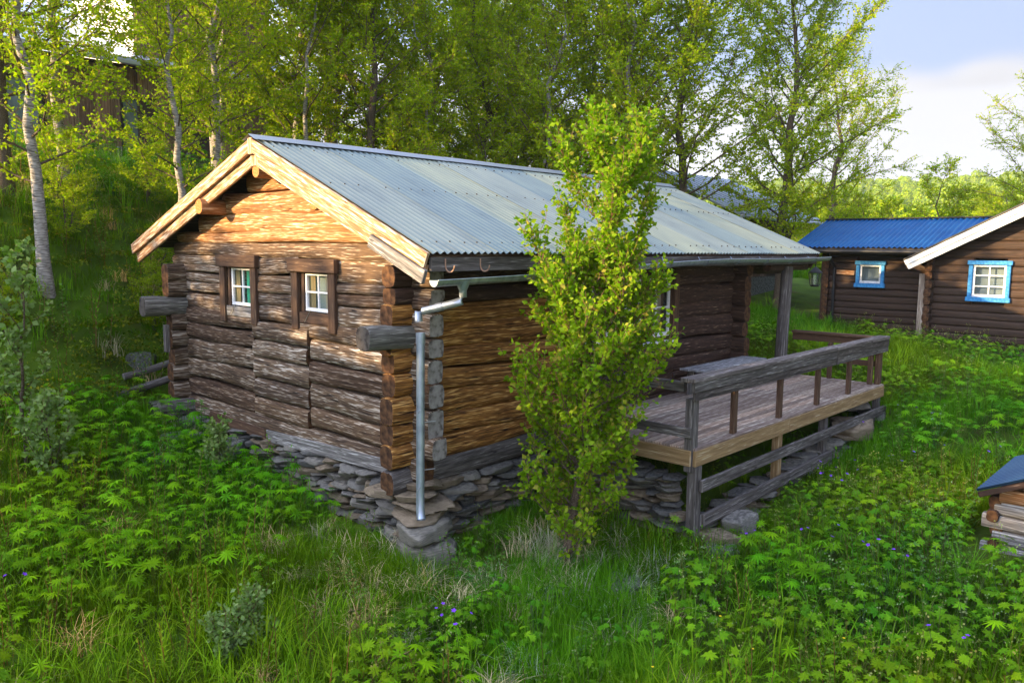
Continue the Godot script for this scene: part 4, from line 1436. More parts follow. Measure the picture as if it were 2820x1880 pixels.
# ---------------------------------------------------------------- deck and what stands on it
func make_deck() -> void:
	var c := thing("wooden_deck", "grey weathered timber deck with low railing along the log cabin", "deck")
	var x0 := 2.38; var x1 := 8.86; var z1 := 2.27; var top := 0.27
	var rails := [M.rail, tint(M.rail, Color(0.85, 0.83, 0.82)), tint(M.rail, Color(1.12, 1.1, 1.1))]
	var decks := [M.deck, tint(M.deck, Color(0.86, 0.84, 0.85)), tint(M.deck, Color(1.12, 1.08, 1.06))]
	for i in 18:
		var z := 0.20 + i * 0.1195
		var cut := 6.75 if i % 1 == 0 else 6.75
		plank("deck_board", c, Vector3(x0, top - 0.014 + rf(-0.002, 0.002), z), Vector3(cut, top - 0.014, z), 0.028, 0.112, pick(decks))
		plank("deck_board", c, Vector3(cut + 0.01, top - 0.014 + rf(-0.002, 0.002), z), Vector3(x1, top - 0.014, z), 0.028, 0.112, pick(decks))
	for x in [x0 + 0.06, 4.0, 5.6, 7.2, x1 - 0.06]:
		slab("joist", c, Vector3(x - 0.03, 0.09, 0.1), Vector3(x + 0.03, 0.238, z1 - 0.02), M.fresh)
	plank("fascia", c, Vector3(x0 - 0.01, 0.15, z1 + 0.005), Vector3(4.95, 0.15, z1 + 0.005), 0.19, 0.045, M.fresh)
	plank("fascia", c, Vector3(4.96, 0.15, z1 + 0.005), Vector3(x1 + 0.01, 0.15, z1 + 0.005), 0.19, 0.045, M.fresh)
	plank("fascia", c, Vector3(x0 - 0.02, 0.15, 0.1), Vector3(x0 - 0.02, 0.15, z1 - 0.03), 0.19, 0.04, M.fresh)
	# railing posts, two of them down to the ground
	var zp := z1 - 0.06
	slab("corner_post", c, Vector3(x0 - 0.02, -0.02, z1 - 0.13), Vector3(x0 + 0.11, 0.86, z1 - 0.02), M.rail)
	slab("ground_post", c, Vector3(x0 + 0.02, -1.15, z1 - 0.1), Vector3(x0 + 0.16, 0.05, z1 + 0.02), M.rail)
	for x in [4.72, 6.36]:
		slab("ground_post", c, Vector3(x, -0.85, z1 - 0.12), Vector3(x + 0.13, 0.055, z1 - 0.02), M.fresh if x < 5 else M.rail)
	slab("ground_post", c, Vector3(x1 - 0.2, -0.5, z1 - 0.1), Vector3(x1 - 0.07, 0.055, z1 + 0.0), M.rail)
	for x in [3.46, 4.80, 6.12, 7.40]:
		slab("baluster", c, Vector3(x - 0.05, top, z1 - 0.10), Vector3(x + 0.05, 0.88, z1 - 0.04), M.board)
	slab("corner_post", c, Vector3(x1 - 0.14, top, z1 - 0.11), Vector3(x1 - 0.02, 0.90, z1 - 0.02), M.board)
	slab("baluster", c, Vector3(x1 - 0.23, top, z1 - 0.2), Vector3(x1 - 0.16, 0.90, z1 - 0.12), M.board)
	# top rail: two boards on edge and a flat cap
	for k in 2:
		var xa: float = [x0 - 0.08, 6.62][k]; var xb: float = [6.61, x1 + 0.14][k]
		plank("rail", c, Vector3(xa, 1.005, z1 + 0.0), Vector3(xb, 1.005, z1 + 0.0), 0.115, 0.045, rails[k])
		plank("rail", c, Vector3(xa + 0.04, 0.893, z1 - 0.005), Vector3(xb, 0.893, z1 - 0.005), 0.105, 0.04, rails[1 - k])
		plank("rail_cap", c, Vector3(xa - 0.03, 1.09, z1 - 0.06), Vector3(xb, 1.09, z1 - 0.06), 0.05, 0.19, rails[2])
	# lower rails
	plank("lower_rail", c, Vector3(x0 + 0.08, -0.19, z1 + 0.055), Vector3(x1 + 0.02, -0.17, z1 + 0.055), 0.14, 0.05, M.rail)
	plank("lower_rail", c, Vector3(x0 + 0.14, -0.62, z1 + 0.06), Vector3(6.55, -0.55, z1 + 0.06), 0.15, 0.06, M.rail)
	# short side towards the gable and the far end
	plank("side_rail", c, Vector3(x0 + 0.02, 0.99, 0.15), Vector3(x0 + 0.02, 0.99, z1 - 0.16), 0.12, 0.05, M.rail)
	plank("side_rail", c, Vector3(x0 - 0.045, 0.46, 0.2), Vector3(x0 - 0.045, 0.46, z1 - 0.02), 0.12, 0.04, M.rail)
	slab("baluster", c, Vector3(x0 - 0.02, top, 1.12), Vector3(x0 + 0.05, 0.93, 1.22), M.board)
	plank("end_rail", c, Vector3(x1 - 0.05, 1.0, 0.62), Vector3(x1 - 0.05, 1.0, z1 - 0.12), 0.13, 0.045, M.board)
	plank("rail_cap", c, Vector3(x1 - 0.05, 1.09, 0.62), Vector3(x1 - 0.05, 1.09, z1 - 0.17), 0.045, 0.15, M.board)
	plank("end_rail", c, Vector3(x1 - 0.05, 0.62, 0.62), Vector3(x1 - 0.05, 0.62, z1 - 0.12), 0.10, 0.035, M.board)
	slab("baluster", c, Vector3(x1 - 0.08, top, 1.3), Vector3(x1 - 0.02, 0.93, 1.38), M.board)
	# dry stone footing
	var w := thing("dry_stone_wall", "low dry stone wall of grey slabs under the deck", "stone wall")
	stone_face(w, Vector3(8.9, 0, 2.12), Vector3(2.7, 0, 2.06), -0.30, -0.78, 0.42, 0.15, 0.04, 0.12, 0.6)
	stone_face(w, Vector3(2.50, 0, 1.95), Vector3(2.50, 0, 0.25), -0.16, -0.05, 0.40, 0.15, 0.035, 0.085, 0.6)
	for s in [[Vector3(8.75, -0.28, 2.15), Vector3(0.55, 0.16, 0.5)], [Vector3(8.6, -0.12, 1.9), Vector3(0.7, 0.18, 0.5)], [Vector3(7.7, -0.35, 2.2), Vector3(0.9, 0.3, 0.6)], [Vector3(2.75, -0.92, 2.45), Vector3(0.55, 0.3, 0.5)], [Vector3(3.2, -0.8, 2.45), Vector3(0.6, 0.28, 0.45)]]:
		stone(w, s[0], s[1], rf(-0.4, 0.4), rf(-0.1, 0.1))
	M.bench = tint(M.grey, Color(1.18, 1.2, 1.24))
	# bench by the wall
	var b := thing("bench", "pale grey plank bench standing on the deck by the log wall", "bench", Vector3(6.2, 0.27, 0.52))
	for k in 3:
		plank("seat_board", b, Vector3(-0.9, 0.42, -0.16 + k * 0.15), Vector3(1.3, 0.42, -0.16 + k * 0.15), 0.035, 0.14, M.bench)
	for x in [-0.7, 1.1]:
		for z in [-0.14, 0.12]:
			slab("leg", b, Vector3(x - 0.04, 0.0, z - 0.04), Vector3(x + 0.04, 0.40, z + 0.04), M.grey)
	# lantern under the far eave
	var l := thing("lantern", "black iron lantern with glass sides hanging from the eave beside the roof post", "lantern", Vector3(9.88, 2.06, 0.55))
	var roofm := MB.new()
	roofm.tube([Vector3(0, 0.10, 0), Vector3(0, 0.12, 0), Vector3(0, 0.22, 0)], [0.15, 0.14, 0.02], 6, 0, Color.WHITE, true)
	obj("cap", roofm.done(), M.iron, l)
	var ring := MB.new()
	ring.tube([Vector3(0, 0.22, 0), Vector3(0, 0.36, 0)], [0.008, 0.008], 5)
	obj("hanger", ring.done(), M.iron, l)
	for k in 6:
		var an := TAU * k / 6
		var d := Vector3(cos(an), 0, sin(an)); var d2 := Vector3(cos(an + TAU / 6), 0, sin(an + TAU / 6))
		plank("bar", l, d * 0.09 + Vector3(0, -0.14, 0), d * 0.125 + Vector3(0, 0.10, 0), 0.014, 0.014, M.iron)
		var g := MB.new()
		g.face([d * 0.086 + Vector3(0, -0.13, 0), d * 0.12 + Vector3(0, 0.10, 0), d2 * 0.12 + Vector3(0, 0.10, 0), d2 * 0.086 + Vector3(0, -0.13, 0)], [])
		obj("pane", g.done(), M.glass, l)
	var bot := MB.new()
	bot.tube([Vector3(0, -0.17, 0), Vector3(0, -0.14, 0), Vector3(0, -0.13, 0)], [0.085, 0.095, 0.09], 6, 0, Color.WHITE, true)
	obj("base", bot.done(), M.iron, l)

# ---------------------------------------------------------------- the dark cabins with blue trim
func log_wall(c: Node, a: Vector3, b: Vector3, y0: float, y1: float, courses: int, holes: Array, over := 0.0) -> void:
	# courses of squared logs from a to b; holes: [from, to, low, high] along the wall
	var L := a.distance_to(b)
	var d := (b - a).normalized()
	var h := (y1 - y0) / courses
	for i in courses:
		var y := y0 + h * (i + 0.5)
		var cuts := [[-over, L + over]]
		for q in holes:
			if y + h / 2 > q[2] and y - h / 2 < q[3]:
				var nx := []
				for k in cuts:
					nx.append([k[0], q[0]]); nx.append([q[1], k[1]])
				cuts = nx
		for k in cuts:
			if k[1] - k[0] < 0.03: continue
			log_piece("log", c, a + d * k[0] + Vector3(0, y, 0), a + d * k[1] + Vector3(0, y, 0), h + 0.006, 0.17, M.black, M.end_grain, 7.0, 0.35)

func blue_window(c: Node, at: Vector3, w: float, h: float, cols: int, rows: int, label: String) -> void:
	# in a wall that faces -x; at = the casing's low corner at the smallest z
	var cs := 0.09
	var xf := Transform3D(Basis(Vector3(0, 0, 1), Vector3.UP, Vector3(-1, 0, 0)), at + Vector3(0, cs, cs))
	var o := window(c, xf, w - 2 * cs, h - 2 * cs, cols, rows, M.white_trim, 0.05, 0.03, 0.02)
	o.set_meta("label", label)
	slab("casing", o, Vector3(-cs, -cs + 0.003, -0.02), Vector3(-0.003, h - cs - 0.103, 0.05), M.blue_paint)
	slab("casing", o, Vector3(w - 2 * cs + 0.003, -cs + 0.003, -0.02), Vector3(w - cs, h - cs - 0.103, 0.05), M.blue_paint)
	slab("lintel", o, Vector3(-cs - 0.03, h - 2 * cs - 0.0, -0.02), Vector3(w - cs + 0.03, h - cs + 0.01, 0.065), M.blue_paint)
	slab("sill", o, Vector3(-cs - 0.03, -cs - 0.02, -0.02), Vector3(w - cs + 0.03, -0.003, 0.07), M.blue_paint)
	cloth("blind", o, Transform3D(Basis(), Vector3(-0.05, -0.05, -0.2)), w - 0.1, h - 0.1, M.blind, 2.0, 0.01)

func make_dark_cabins() -> void:
	var c := thing("dark_log_cabin", "dark brown log cabin with bright blue corrugated roof and one small blue window", "cabin")
	log_wall(c, Vector3(16.28, 0, -1.62), Vector3(16.28, 0, 1.0), 0.2, 2.62, 14, [[0.72, 1.44, 1.66, 2.33]], 0.0)
	log_wall(c, Vector3(16.25, 0, -1.70), Vector3(20.5, 0, -1.70), 0.2, 2.62, 14, [], 0.14)
	slab("lining", c, Vector3(16.40, 0.1, -1.6), Vector3(16.43, 1.64, 0.95), M.inner)
	slab("lining", c, Vector3(16.60, 1.642, -1.6), Vector3(16.63, 2.7, 0.95), M.inner)
	slab("corner_board", c, Vector3(16.12, 0.25, -1.82), Vector3(16.20, 2.6, -1.66), M.black)
	blue_window(c, Vector3(16.19, 1.66, -0.90), 0.72, 0.67, 1, 1, "small square window with blue casing and white sash")
	plank("wall_board", c, Vector3(16.17, 2.03, -1.42), Vector3(16.17, 2.01, -0.95), 0.12, 0.03, M.warm)
	plank("frieze", c, Vector3(15.98, 2.615, -2.3), Vector3(15.98, 2.60, 0.62), 0.09, 0.03, M.white_trim)
	var pipe := MB.new()
	pipe.tube([Vector3(15.70, 2.56, -1.50), Vector3(15.75, 2.45, -1.50), Vector3(16.08, 2.2, -1.46), Vector3(16.10, 2.1, -1.46), Vector3(16.10, 0.35, -1.46)], [0.04, 0.04, 0.04, 0.04, 0.04], 10)
	obj("downpipe", pipe.done(), M.iron, c)
	var g := MB.new()
	g.tube([Vector3(15.56, 2.59, -2.35), Vector3(15.56, 2.58, 0.9)], [0.06, 0.06], 10, 0, Color.WHITE, true)
	obj("gutter", g.done(), M.iron, c)
	blue_roof(c, Vector3(18.0, 3.47, 0), Vector3(15.58, 2.67, 0), -2.45, 4, 0.8875)
	for k in 3:
		# shorter sheets where this roof dies into the other one
		blue_roof(c, Vector3(18.0, 3.47, 0), Vector3([15.82, 16.28, 16.75][k], [2.75, 2.902, 3.056][k], 0), 1.1 + k * 0.3, 1, 0.3)
	blue_roof(c, Vector3(18.0, 3.47, 0), Vector3(20.42, 2.67, 0), -2.45, 4, 1.06)
	slab("ridge_cap", c, Vector3(17.9, 3.49, -2.5), Vector3(18.1, 3.53, 2.05), M.iron)
	slab("eave_board", c, Vector3(15.60, 2.57, -2.4), Vector3(15.63, 2.66, 0.9), M.iron)
	# the larger one, gable to the meadow
	var b := thing("dark_log_house", "dark brown log house with white barge board and six pane window in blue casing", "cabin")
	log_wall(b, Vector3(15.98, 0, 1.0), Vector3(15.98, 0, 8.6), 0.05, 2.45, 13, [[0.95, 1.65, 1.50, 2.30]], 0.0)
	for i in 9:
		var y := 2.45 + i * 0.2
		var z0 := 0.58 + (y - 2.15) / 0.53 ; var z1 := 9.9 - (y - 2.15) / 0.53
		log_piece("log", b, Vector3(15.98, y + 0.1, maxf(z0, 1.0)), Vector3(15.98, y + 0.1, minf(z1, 8.6)), 0.206, 0.17, M.black, M.end_grain, 7.0, 0.35)
	for i in 12:
		var y := 0.15 + i * 0.205
		log_piece("log", b, Vector3(15.68 + rf(-0.03, 0.02), y, 1.02), Vector3(21.0, y, 1.02), 0.205, 0.17, M.black, M.end_grain, 3.2, 0.8)
	slab("corner_board", b, Vector3(15.86, 0.3, 0.76), Vector3(15.90, 2.05, 0.90), M.deck)
	slab("lining", b, Vector3(16.12, 0.0, 1.1), Vector3(16.15, 1.48, 8.5), M.inner)
	slab("lining", b, Vector3(16.40, 1.482, 1.1), Vector3(16.43, 2.5, 8.5), M.inner)
	blue_window(b, Vector3(15.88, 1.44, 1.86), 0.88, 0.95, 2, 3, "white six pane window in a wide blue casing")
	# roof: two slopes seen on edge, white barge boards
	for s in 2:
		var e := Vector3(15.40, 2.36, 0.52) if s == 0 else Vector3(15.40, 2.36, 9.96)
		var r := Vector3(15.40, 4.86, 5.24)
		var dn := (e - r).normalized()
		var n := Vector3(-1, 0, 0).cross(dn).normalized()
		if n.y < 0: n = -n
		plank("barge_board", b, e - n * 0.05, r - n * 0.05, 0.12, 0.04, M.white_trim, n)
		plank("barge_board", b, e - n * 0.17 + Vector3(0.03, 0, 0), r - n * 0.17 + Vector3(0.03, 0, 0), 0.12, 0.04, M.white_trim, n)
		plank("verge_cap", b, e + n * 0.035 - dn * 0.0, r + n * 0.035, 0.045, 0.07, M.iron, n)
		var sh := corrugated(1.05, 1.0, 0.15, 0.022, true)
		var L := r.distance_to(e)
		for i in 5:
			# waves lie across x; local z runs down the slope
			var xa := Vector3(-1, 0, 0) if s == 0 else Vector3(1, 0, 0)
			var o := Vector3(15.42 + i * 1.05 + (1.05 if s == 0 else 0.0), r.y, r.z) + n * 0.03
			obj("roof_sheet", sh, M.blue_roof, b, Transform3D(Basis(xa, n, dn * L), o))
		var mid := (Vector3(15.45, r.y, r.z) + Vector3(15.45, e.y, e.z)) / 2 - n * 0.03
		obj("roof_boards", board_mesh(5.2, L - 0.04, 0.04), M.black, b, Transform3D(Basis(Vector3(1, 0, 0), n.cross(Vector3(1, 0, 0)), n).orthonormalized(), mid))
	var hook := MB.new()
	var hp := []
	for k in 9:
		var a := PI * k / 8.0
		hp.append(Vector3(15.75, 2.33 - sin(a) * 0.06, 0.55 - cos(a) * 0.10))
	hook.tube(hp, [0.008, 0.008, 0.008, 0.008, 0.008, 0.008, 0.008, 0.008, 0.008], 5)
	obj("gutter_hook", hook.done(), M.steel, b)

func blue_roof(c: Node, top: Vector3, bot: Vector3, z0: float, n: int, w: float) -> void:
	var dn := (bot - top).normalized()
	var L := top.distance_to(bot)
	var za := Vector3(0, 0, 1)
	var up := dn.cross(za)
	var o := z0
	if up.y < 0:
		za = -za; up = -up; o = z0 + w
	var sh := corrugated(w, 1.0, 0.132, 0.022, false)
	for i in n:
		obj("roof_sheet", sh, M.blue_roof, c, Transform3D(Basis(za, up, dn * L), Vector3(top.x, top.y, o + i * w) + up * 0.025))
	obj("roof_boards", board_mesh(n * w - 0.1, L - 0.06, 0.03), M.black, c, Transform3D(Basis(Vector3(0, 0, 1), dn, Vector3(0, 0, 1).cross(dn)).orthonormalized(), (Vector3(top.x, top.y, z0 + 0.05) + Vector3(bot.x, bot.y, z0 + 0.05)) / 2 - up * 0.02))

# ---------------------------------------------------------------- the little shed at the edge of the meadow
func make_shed() -> void:
	var c := thing("log_shed", "tiny log shed with dark blue corrugated roof standing in the meadow", "shed", Vector3(3.95, -0.72, 5.02))
	for i in 5:
		var y := 0.10 + i * 0.15
		var w := 1.6 if i < 4 else 1.3
		log_piece("log", c, Vector3(0.05 + rf(-0.01, 0.01), y, -0.02 + (1.6 - w) / 2 - (0.05 if i % 2 == 0 else -0.06)), Vector3(0.05, y, w), 0.155, 0.13, M.grey if i < 4 else M.warm, M.end_grey, 5.0, 0.7)
		if i < 4:
			log_piece("log", c, Vector3(-0.05 + 0.05 * (i % 2), y + 0.06, 0.06), Vector3(1.5, y + 0.06, 0.06), 0.15, 0.13, M.dark, M.end_grain, 3.0, 1.3)
			log_piece("log", c, Vector3(-0.05, y + 0.06, 1.54), Vector3(1.5, y + 0.06, 1.54), 0.15, 0.13, M.dark, M.end_grain, 3.0, 1.3)
	log_piece("log", c, Vector3(0.05, 0.84, 0.3), Vector3(0.05, 0.84, 1.3), 0.16, 0.12, M.warm, M.end_grain, 5.0, 0.6)
	slab("lining", c, Vector3(0.13, 0.0, 0.1), Vector3(0.16, 0.8, 1.5), M.inner)
	for s in 2:
		var r := Vector3(-0.18, 1.16, 0.80); var e := Vector3(-0.18, 0.74, -0.10 if s == 0 else 1.70)
		var dn := (e - r).normalized()
		var L := r.distance_to(e)
		var xa := Vector3(-1, 0, 0) if s == 0 else Vector3(1, 0, 0)
		var n := dn.cross(xa)
		if n.y < 0:
			xa = -xa; n = -n
		var o := r + Vector3(1.9 if xa.x < 0 else 0.0, 0, 0) + n * 0.02
		obj("roof_sheet", corrugated(1.9, 1.0, 0.105, 0.016, true), M.blue_shed, c, Transform3D(Basis(xa, n, dn * L), o))
		plank("barge_board", c, e - n * 0.03 + Vector3(0.02, 0, 0), r - n * 0.03 + Vector3(0.02, 0, 0), 0.06, 0.03, M.dark, n)

# ---------------------------------------------------------------- the larger houses behind
func make_modern_house() -> void:
	var Z := -19.0
	var c := thing("wooden_house", "large modern house clad in brown upright boards up on the bank", "house")
	var x0 := -4.0; var x1 := 11.2
	var holes := [[0.4, 2.3, 5.4, 7.3], [4.45, 5.3, 5.0, 7.1], [6.15, 7.2, 5.0, 6.5], [9.6, 10.9, 5.0, 6.9]]
	slab("core", c, Vector3(x0, 3.2, Z - 7.0), Vector3(x1, 8.1, Z - 0.12), M.inner)
	var x := x0
	var tones := [M.clad, tint(M.clad, Color(0.86, 0.84, 0.82)), tint(M.clad, Color(1.1, 1.06, 1.02))]
	while x < x1:
		var runs := [[4.3, 7.98]]
		for h in holes:
			if x + 0.14 > h[0] and x < h[1]:
				runs = [[4.3, h[2]], [h[3], 7.98]]
		for r in runs:
			slab("wall_board", c, Vector3(x, r[0], Z - 0.10 + rf(0, 0.012)), Vector3(x + 0.142, r[1], Z - 0.06 + rf(0, 0.02)), pick(tones))
		x += 0.148
	for h in holes:
		var cols := 1 if h[1] - h[0] < 1.5 else 2
		var w := window(c, Transform3D(Basis(), Vector3(h[0], h[2], Z - 0.02)), h[1] - h[0], h[3] - h[2], cols, 1, M.iron, 0.06, 0.05, 0.02)
		cloth("curtain", w, Transform3D(Basis(), Vector3(0.05, 0.0, -0.07)), (h[1] - h[0]) * 0.9, h[3] - h[2], M.blind, 6.0, 0.006)
	slab("foundation", c, Vector3(x0, 3.0, Z - 0.2), Vector3(x1, 4.28, Z - 0.05), M.rock)
	# roof: a metal slope rising away, with gutter
	var rb := board_mesh(x1 - x0 + 1.0, 6.0, 0.12)
	obj("roof", rb, M.metal_roof, c, Transform3D(Basis(Vector3(1, 0, 0), 0.42), Vector3(x0 - 0.5, 9.35, Z - 2.2)) * Transform3D(Basis(Vector3(1, 0, 0), -PI / 2), Vector3.ZERO))
	for i in 30:
		plank("roof_seam", c, Vector3(x0 - 0.4 + i * 0.6, 8.17, Z + 0.5), Vector3(x0 - 0.4 + i * 0.6, 10.65, Z - 5.0), 0.04, 0.03, M.metal_roof)
	plank("gutter", c, Vector3(x0 - 0.5, 8.04, Z + 0.55), Vector3(4.85, 8.04, Z + 0.55), 0.11, 0.11, M.ridge)
	# the tall stair block: pale panels on its side, boards in front
	slab("stair_block", c, Vector3(4.95, 4.3, Z - 5.0), Vector3(9.5, 12.5, Z + 0.02), M.inner)
	for i in 6:
		slab("side_panel", c, Vector3(4.90, 8.3, Z - 4.9 + i * 0.82), Vector3(4.94, 12.5, Z - 4.9 + i * 0.82 + 0.79), M.light_panel)
	x = 4.95
	while x < 9.5:
		slab("wall_board", c, Vector3(x, 7.15 if x < 5.4 or (x > 6.1 and x < 7.2) else 4.4, Z + 0.03), Vector3(x + 0.142, 12.5, Z + 0.06 + rf(0, 0.015)), pick(tones))
		x += 0.148
	# terrace with a low fence in front
	for i in 9:
		slab("fence_post", c, Vector3(-1.5 + i * 1.0, 4.4, Z + 1.95), Vector3(-1.38 + i * 1.0, 5.35, Z + 2.05), M.grey)
	plank("fence_rail", c, Vector3(-1.5, 5.0, Z + 2.0), Vector3(6.6, 5.0, Z + 2.0), 0.14, 0.04, M.grey)
	plank("terrace_edge", c, Vector3(-1.6, 4.62, Z + 2.1), Vector3(6.7, 4.62, Z + 2.1), 0.16, 0.08, M.board)

func make_grey_house() -> void:
	var c := thing("grey_roof_house", "brown boarded house with pale grey seamed metal roof behind the birches", "house")
	var x0 := 15.5; var x1 := 21.2
	slab("core", c, Vector3(x0 + 0.5, 1.0, -10.2), Vector3(x1 - 0.9, 3.6, -4.75), M.inner)
	slab("foundation", c, Vector3(x0 + 0.45, 0.9, -10.3), Vector3(x1 - 0.85, 1.75, -4.70), M.rock)
	var tones := [M.clad, tint(M.clad, Color(0.8, 0.78, 0.76))]
	var x := x0 + 0.5
	while x < x1 - 1.0:
		if not (x > x1 - 1.5):
			slab("wall_board", c, Vector3(x, 1.76, -4.74), Vector3(x + 0.145, 3.55, -4.70 + rf(0, 0.015)), pick(tones) if x < x1 - 2.4 else M.black)
		x += 0.15
	var w := window(c, Transform3D(Basis(), Vector3(x1 - 1.40, 2.3, -4.70)), 0.42, 1.0, 1, 1, M.iron, 0.04, 0.03, 0.0)
	w.set_meta("label", "narrow window in the dark end of the wall")
	slab("corner_board", c, Vector3(x1 - 0.96, 1.76, -4.76), Vector3(x1 - 0.82, 3.58, -4.62), M.black)
	for s in 2:
		var r := Vector3(x0, 5.1, -7.4); var e := Vector3(x0, 3.62, -4.0 if s == 0 else -10.8)
		var dn := (e - r).normalized()
		var n := dn.cross(Vector3(1, 0, 0)) if s == 0 else dn.cross(Vector3(-1, 0, 0))
		obj("roof", board_mesh(x1 - x0, r.distance_to(e), 0.06), M.metal_roof, c, Transform3D(Basis(Vector3(1, 0, 0), n.cross(Vector3(1, 0, 0)), n).orthonormalized(), (r + e) / 2))
		for i in 15:
			plank("roof_seam", c, r + Vector3(0.2 + i * 0.38, 0, 0) + n * 0.045, e + Vector3(0.2 + i * 0.38, 0, 0) + n * 0.045, 0.035, 0.025, M.metal_roof, n)
	var g := MB.new()
	g.tube([Vector3(x0, 3.55, -3.93), Vector3(x1 + 0.4, 3.50, -3.93)], [0.06, 0.06], 10, 0, Color.WHITE, true)
	obj("gutter", g.done(), M.metal_roof, c)
	plank("verge_board", c, Vector3(x1 - 0.02, 5.02, -7.4), Vector3(x1 - 0.02, 3.54, -4.0), 0.14, 0.04, M.black)

# ---------------------------------------------------------------- trees
func make_trees() -> void:
	var T := [Color(0.21, 0.34, 0.008), Color(0.40, 0.47, 0.012), Color(0.50, 0.47, 0.03)]
	var src := []
	rng.seed = 77
	src.append(make_birch("a", {h = 9.5, r = 0.13, start = 0.16, spread = 2.5, limbs = 46, twigs = 40, leaves = 18, leaf = 0.070, twig_len = 0.62}, M.leaf, M.bark, T))
	src.append(make_birch("b", {h = 9.0, r = 0.12, start = 0.26, spread = 2.3, limbs = 42, twigs = 40, leaves = 18, leaf = 0.070, lean = Vector3(0.06, 0, 0.03), twig_len = 0.6}, M.leaf, M.bark, T))
	src.append(make_birch("c", {h = 10.5, r = 0.16, start = 0.12, spread = 3.1, limbs = 56, twigs = 48, leaves = 19, leaf = 0.070, twig_len = 0.65}, M.leaf, M.bark_dark, T))
	src.append(make_birch("d", {h = 8.5, r = 0.11, start = 0.1, spread = 2.2, limbs = 44, twigs = 38, leaves = 18, leaf = 0.070, stems = 2}, M.leaf, M.bark, T))
	src.append(make_birch("e", {h = 5.0, r = 0.06, start = 0.05, spread = 1.5, limbs = 26, twigs = 26, leaves = 14, leaf = 0.075, stems = 2, twig_len = 0.5}, M.leaf, M.bark_dark, T))
	src.append(make_birch("f", {h = 9.5, r = 0.15, start = 0.2, spread = 3.3, limbs = 44, twigs = 36, leaves = 14, leaf = 0.070, twig_len = 0.7}, M.leaf, M.bark_dark, T))
	src.append(make_birch("g", {h = 9.0, r = 0.115, start = 0.22, spread = 2.2, limbs = 36, twigs = 32, leaves = 14, leaf = 0.072, lean = Vector3(0.02, 0, -0.02), twig_len = 0.6}, M.leaf, M.bark, T))
	var first := {}
	# [kind, x, z, turn, size, label]
	var near := [
		[5, -1.3, -9.8, 0.4, 0.95, "pale birch with mossy fork standing above the mottled trunk on the bank"],
		[6, -1.42, -7.55, 2.1, 0.92, "birch with stout mottled white trunk rooted on the bank beside the cabin"],
		[6, 1.4, -8.7, 1.0, 0.8, "slim birch with thin white stem close behind the cabin's barge board"],
		[6, 0.4, -12.0, 4.0, 1.0, "birch with loose crown before the boarded wall, up the bank from the mottled trunk"],
		[6, 4.3, -12.6, 5.2, 1.02, "birch with loose crown before the pale stair block panels"],
		[6, -3.4, -11.4, 0.9, 0.95, "birch on the bank uphill of the mossy forked one"],
		[6, 2.95, -9.9, 3.0, 1.02, "birch with straight white trunk in front of the boarded house"]]
	for t in near:
		put_tree(src[t[0]], not first.has(t[0]), Vector3(t[1], ground(t[1], t[2]), t[2]), t[3], Vector3.ONE * t[4], t[5], "birches on the bank")
		first[t[0]] = true
	var behind := [[3, 5.5, -10.9, 2.2, 1.0, "two stemmed birch behind the ridge beside the boarded house"],
		[1, 7.0, -11.2, 4.0, 1.0, "slim straight birch behind the ridge between two thicker trunks"],
		[2, 6.7, -9.6, 0.3, 0.9, "stout dark barked birch with mossy trunk behind the cabin roof"],
		[3, 9.0, -9.9, 1.7, 1.0, "pale forked birch whose twin stems rise above the ridge"],
		[2, 11.5, -10.4, 1.2, 1.0, "wide dark birch deep in the stand behind the cabin"],
		[1, 11.1, -7.8, 0.2, 1.02, "slim birch among the wide crowns behind the cabin"],
		[2, 14.0, -7.9, 2.6, 1.05, "broad dark crowned birch between the cabin and the grey roof"],
		[1, 12.6, -5.9, 4.4, 1.12, "tall birch whose crown hangs over the cabin's far ridge end"],
		[2, 13.9, -4.9, 3.3, 1.0, "full birch beside the near corner of the grey roofed house"],
		[2, 16.8, -3.3, 5.6, 1.02, "broad birch drooping in front of the grey metal roof"],
		[1, 14.5, -13.0, 3.0, 1.05, "tall slim birch far behind the grey roofed house"],
		[0, 8.2, -13.6, 0.6, 1.1, "leafy birch standing well back behind the twin stems"],
		[2, 17.5, -14.5, 2.0, 1.15, "wide birch far back in the gap behind the grey roofed house"],
		[0, 4.7, -13.6, 3.6, 1.0, "full birch between the stair block and the roof ridge"],
		[1, 10.3, -11.9, 2.9, 1.0, "slim birch filling the gap beside the leafy one set well back"],
		[0, 12.9, -10.6, 1.3, 1.0, "full birch behind the far half of the ridge"],
		[5, 20.0, -11.5, 1.0, 1.0, "open crowned birch behind the ridge of the grey roof"]]
	for t in behind:
		put_tree(src[t[0]], not first.has(t[0]), Vector3(t[1], ground(t[1], t[2]), t[2]), t[3], Vector3.ONE * t[4], t[5], "birches behind the old cabin")
		first[t[0]] = true
	for t in [[7.6, -9.0], [9.8, -8.6], [11.6, -9.2], [13.2, -8.8], [6.0, -13.0], [10.6, -13.4], [15.5, -11.6]]:
		put_tree(src[4], not first.has(4), Vector3(t[0], ground(t[0], t[1]), t[1]), t[0] * 2.0, Vector3(1.2, 0.95, 1.2), "young bushy birch filling the gaps between the trunks behind the cabin", "young birches behind the old cabin")
		first[4] = true
	for t in [[-0.7, -8.7, 0.34], [0.7, -8.0, 0.3], [-3.0, -8.4, 0.36], [-0.3, -10.6, 0.4], [1.9, -11.4, 0.42], [-2.2, -7.0, 0.22], [0.2, -7.3, 0.26], [-3.6, -7.2, 0.3], [2.4, -8.2, 0.4]]:
		put_tree(src[4], not first.has(4), Vector3(t[0], ground(t[0], t[1]) - 0.05, t[1]), t[0] * 3.0, Vector3(1.25, 0.9, 1.25) * t[2], "low birch scrub on the steep bank above the cabin's log ends", "scrub on the bank")
		first[4] = true
